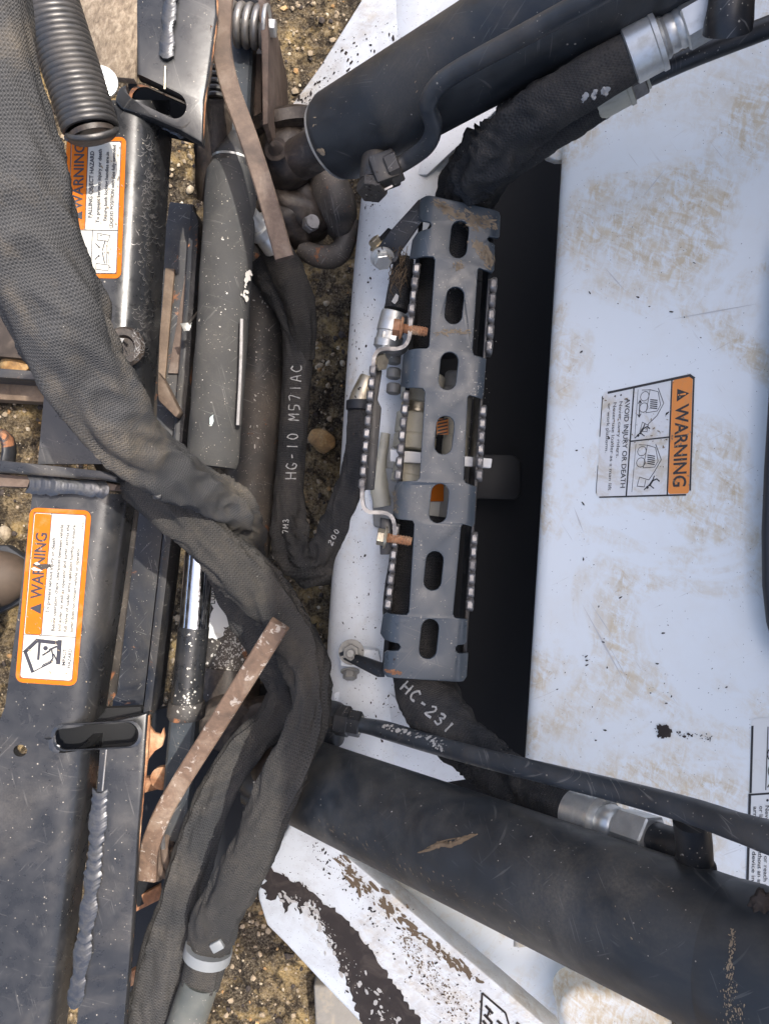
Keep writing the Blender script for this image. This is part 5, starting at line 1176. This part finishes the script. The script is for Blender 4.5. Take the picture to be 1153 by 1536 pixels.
# side flanges under the tread
mk('side_flange', slab([(631, 300, .590), (637, 300, .590), (580, 1010, .590), (573, 1008, .590)], .045, .001), M['dark'], stp)
mk('side_flange', slab([(738, 322, .612), (743, 322, .612), (697, 1018, .612), (691, 1018, .612)], .060, .001), M['black'], stp)
# brackets
mk('bracket', slab([(629, 297, .612), (634, 330, .610), (604, 372, .575), (594, 392, .575), (575, 399, .572), (561, 388, .572), (560, 378, .572), (586, 345, .585)], .006, .0015), M['black'], stp)
mk('bracket', slab([(508, 980, .535), (516, 977, .535), (530, 980, .535), (577, 996, .588), (577, 1016, .588), (566, 1016, .58), (512, 988, .53)], .006, .001), M['black'], stp)
def boltset(x, y, z, axis, r, parent, mat, shank=0.0, flange=1.35, name='bolt'):
    b = P(x, y, z); axis = Vector(axis).normalized()
    g = join(lathe([(r * .6, -.0005), (r * flange, 0), (r * flange, .002), (r, .0025)], b, axis, 24), hexa(r, r * .95, b + axis * .002, axis))
    mk(name, g, mat, parent)
    if shank: mk('thread', threads(r * .52, shank, b + axis * (.002 + r * .9), axis), mat, parent)
boltset(573, 386, .574, (.1, -.8, .6), .0105, stp, M['zinc'], 0)
mk('bracket_slot', slab([(566, 358, .56), (582, 341, .565), (588, 344, .565), (572, 366, .56)], .012, .001), M['dark'], stp)
boltset(567, 368, .555, (-.6, .6, .5), .008, stp, M['zinc_yellow'], 0)
boltset(527, 978, .530, (0, .12, 1), .0105, stp, M['greyblk'], .018, 1.5)
mk('weld_nut_plate', slab([(508, 968, .515), (568, 976, .515), (572, 994, .515), (540, 1003, .515), (510, 1000, .515)], .02, .003), M['tubewhite'], stp)
boltset(525, 1006, .505, (0, -.8, .5), .009, stp, M['greyblk'], 0)
# outer rung
rg_ = thing('outer_grip_rung', P(552, 650, .56), 'narrow serrated rung standing off the left side of the step on bolted ends', 'step rung')
serr((561, 545), (543, 735), 10, .628, .034, .0038, rg_, M['worn'])
mk('rung_web', slab([(560, 548, .600), (573, 556, .600), (566, 600, .600), (572, 612, .600), (561, 735, .600), (546, 735, .600)], .004, .001), M['black'], rg_)
def strip(pts, ht, th, name, parent, mat):
    """flat strip on edge following a bent path"""
    W = catmull([tuple(P(*p)) for p in pts], .003); V, Fc = [], []; m = len(W)
    for i, s in enumerate(W):
        c = Vector(s); t = (Vector(W[min(m - 1, i + 1)]) - Vector(W[max(0, i - 1)])).normalized(); sd = t.cross(Vector((0, 0, 1))).normalized() * th / 2
        V += [c + sd, c - sd, c - sd - Vector((0, 0, ht)), c + sd - Vector((0, 0, ht))]
    for i in range(m - 1):
        for k in range(4): Fc.append((i * 4 + k, i * 4 + (k + 1) % 4, i * 4 + 4 + (k + 1) % 4, i * 4 + 4 + k))
    Fc.append((0, 1, 2, 3)); Fc.append(tuple((m - 1) * 4 + k for k in range(4)))
    return mk(name, (V, Fc), mat, parent, auto=50)
strip([(616, 480, .622), (615, 494, .622), (613, 508, .622), (606, 519, .622), (594, 523, .622), (576, 523, .624), (565, 528, .626), (560, 540, .627), (560, 552, .627)], .03, .0042, 'bent_end', rg_, M['worn'])
strip([(543, 730, .627), (543, 750, .627), (546, 762, .627), (554, 768, .626), (575, 769, .624), (586, 774, .622), (591, 786, .622), (592, 815, .620)], .03, .0042, 'bent_end', rg_, M['worn'])
mk('end_tab', slab([(570, 776, .604), (590, 780, .604), (588, 832, .604), (570, 832, .604), (569, 800, .604)], .004, .001), M['black'], rg_)
for (x, y, z, mt) in ((604, 492, .618, 'rust_orange'), (580, 806, .618, 'zinc_yellow')):
    dr = P(x + 40, y + 6, z) - P(x, y, z)
    b = P(x - 4, y, z); d_ = dr.normalized()
    mk('bolt', join(hexa(.0095, .008, b - d_ * .008, d_), lathe([(.0125, 0), (.0128, .001), (.0115, .003)], b, d_, 24)), M[mt], rg_)
    mk('thread', threads(.0056, .030, b + d_ * .002, d_, .0032), M['rust_orange'], rg_)
mk('bolt', hexa(.009, .007, P(575, 528, .60), (1, -.4, .6)), M['zinc'], rg_)
mk('bolt', hexa(.010, .008, P(567, 543, .605), (.6, -.2, .8)), M['zinc_yellow'], rg_)
# dried mud on the step
patch_on([(650, 305, 6), (700, 330, 14), (738, 335, 10)], 420, 3, .35, 2.4, .0005, M['mud'], stp, 'mud_dabs', 4, .45)
patch_on([(712, 365, 7), (728, 380, 9), (735, 396, 5)], 260, 13, .35, 2.4, .0005, M['mud'], stp, 'mud_dabs', 4, 1.1)
patch_on([(680, 400, 8), (692, 398, 6)], 90, 23, .3, 1.8, .0005, M['mud'], stp, 'mud_dabs', 2, .6)
patch_on([(650, 500, 4), (680, 497, 5), (705, 500, 4)], 120, 33, .3, 1.6, .0005, M['mud'], stp, 'mud_dabs', 3, 0)
patch_on([(592, 735, 3), (594, 770, 4)], 140, 43, .3, 1.5, .0005, M['mud'], stp, 'mud_dabs', 2, 1.5)
patch_on([(578, 1006, 3), (600, 1010, 3)], 120, 53, .3, 1.6, .0005, M['rust_orange'], stp, 'rust_patch', 3, .1)
patch_on([(640, 310, 20), (720, 560, 20), (715, 620, 12), (690, 720, 25)], 120, 63, .3, 1.2, .0005, M['flakewhite'], stp, 'paint_nicks', 2)
# splatter on the white tube and coupler sleeve
patch_on([(560, 290, 20), (545, 420, 24), (530, 560, 20), (540, 900, 30), (540, 1020, 36), (620, 1120, 30)], 230, 73, .35, 1.9, .0005, M['mudblack'], boom, 'mud_crumbs', 2)
patch_on([(548, 268, 6), (556, 315, 7), (552, 250, 8)], 50, 83, .5, 2.0, .0005, M['mudblack'], boom, 'mud_crumbs', 2)
patch_on([(340, 270, 22), (330, 480, 26), (322, 640, 22)], 30, 93, .4, 1.6, .0006, M['flakewhite'], wc, 'paint_nicks', 2)
patch_on([(290, 950, 10), (282, 1050, 16), (280, 1064, 18)], 80, 94, .4, 2.4, .0006, M['flakewhite'], wc, 'paint_nicks', 1.6)
patch_on([(395, 440, 14), (390, 560, 12), (380, 680, 12)], 40, 95, .4, 1.5, .0006, M['flakewhite'], cp, 'paint_nicks', 3)
# crumbs and chips too small to pick apart
for o in bpy.data.objects:
    if o.type == 'MESH' and o.name.split('.')[0] in ('mud_dabs', 'mud_crumbs', 'paint_nicks', 'mud_smear', 'paint_gap', 'chipped_paint', 'mud_seam', 'dust_film', 'dust_dabs', 'mud_dab', 'white_flecks', 'bleached_patch', 'sleeve_tear', 'rust_patch', 'scuff_marks'):
        o['kind'] = 'stuff'
print('objects', len(bpy.data.objects))
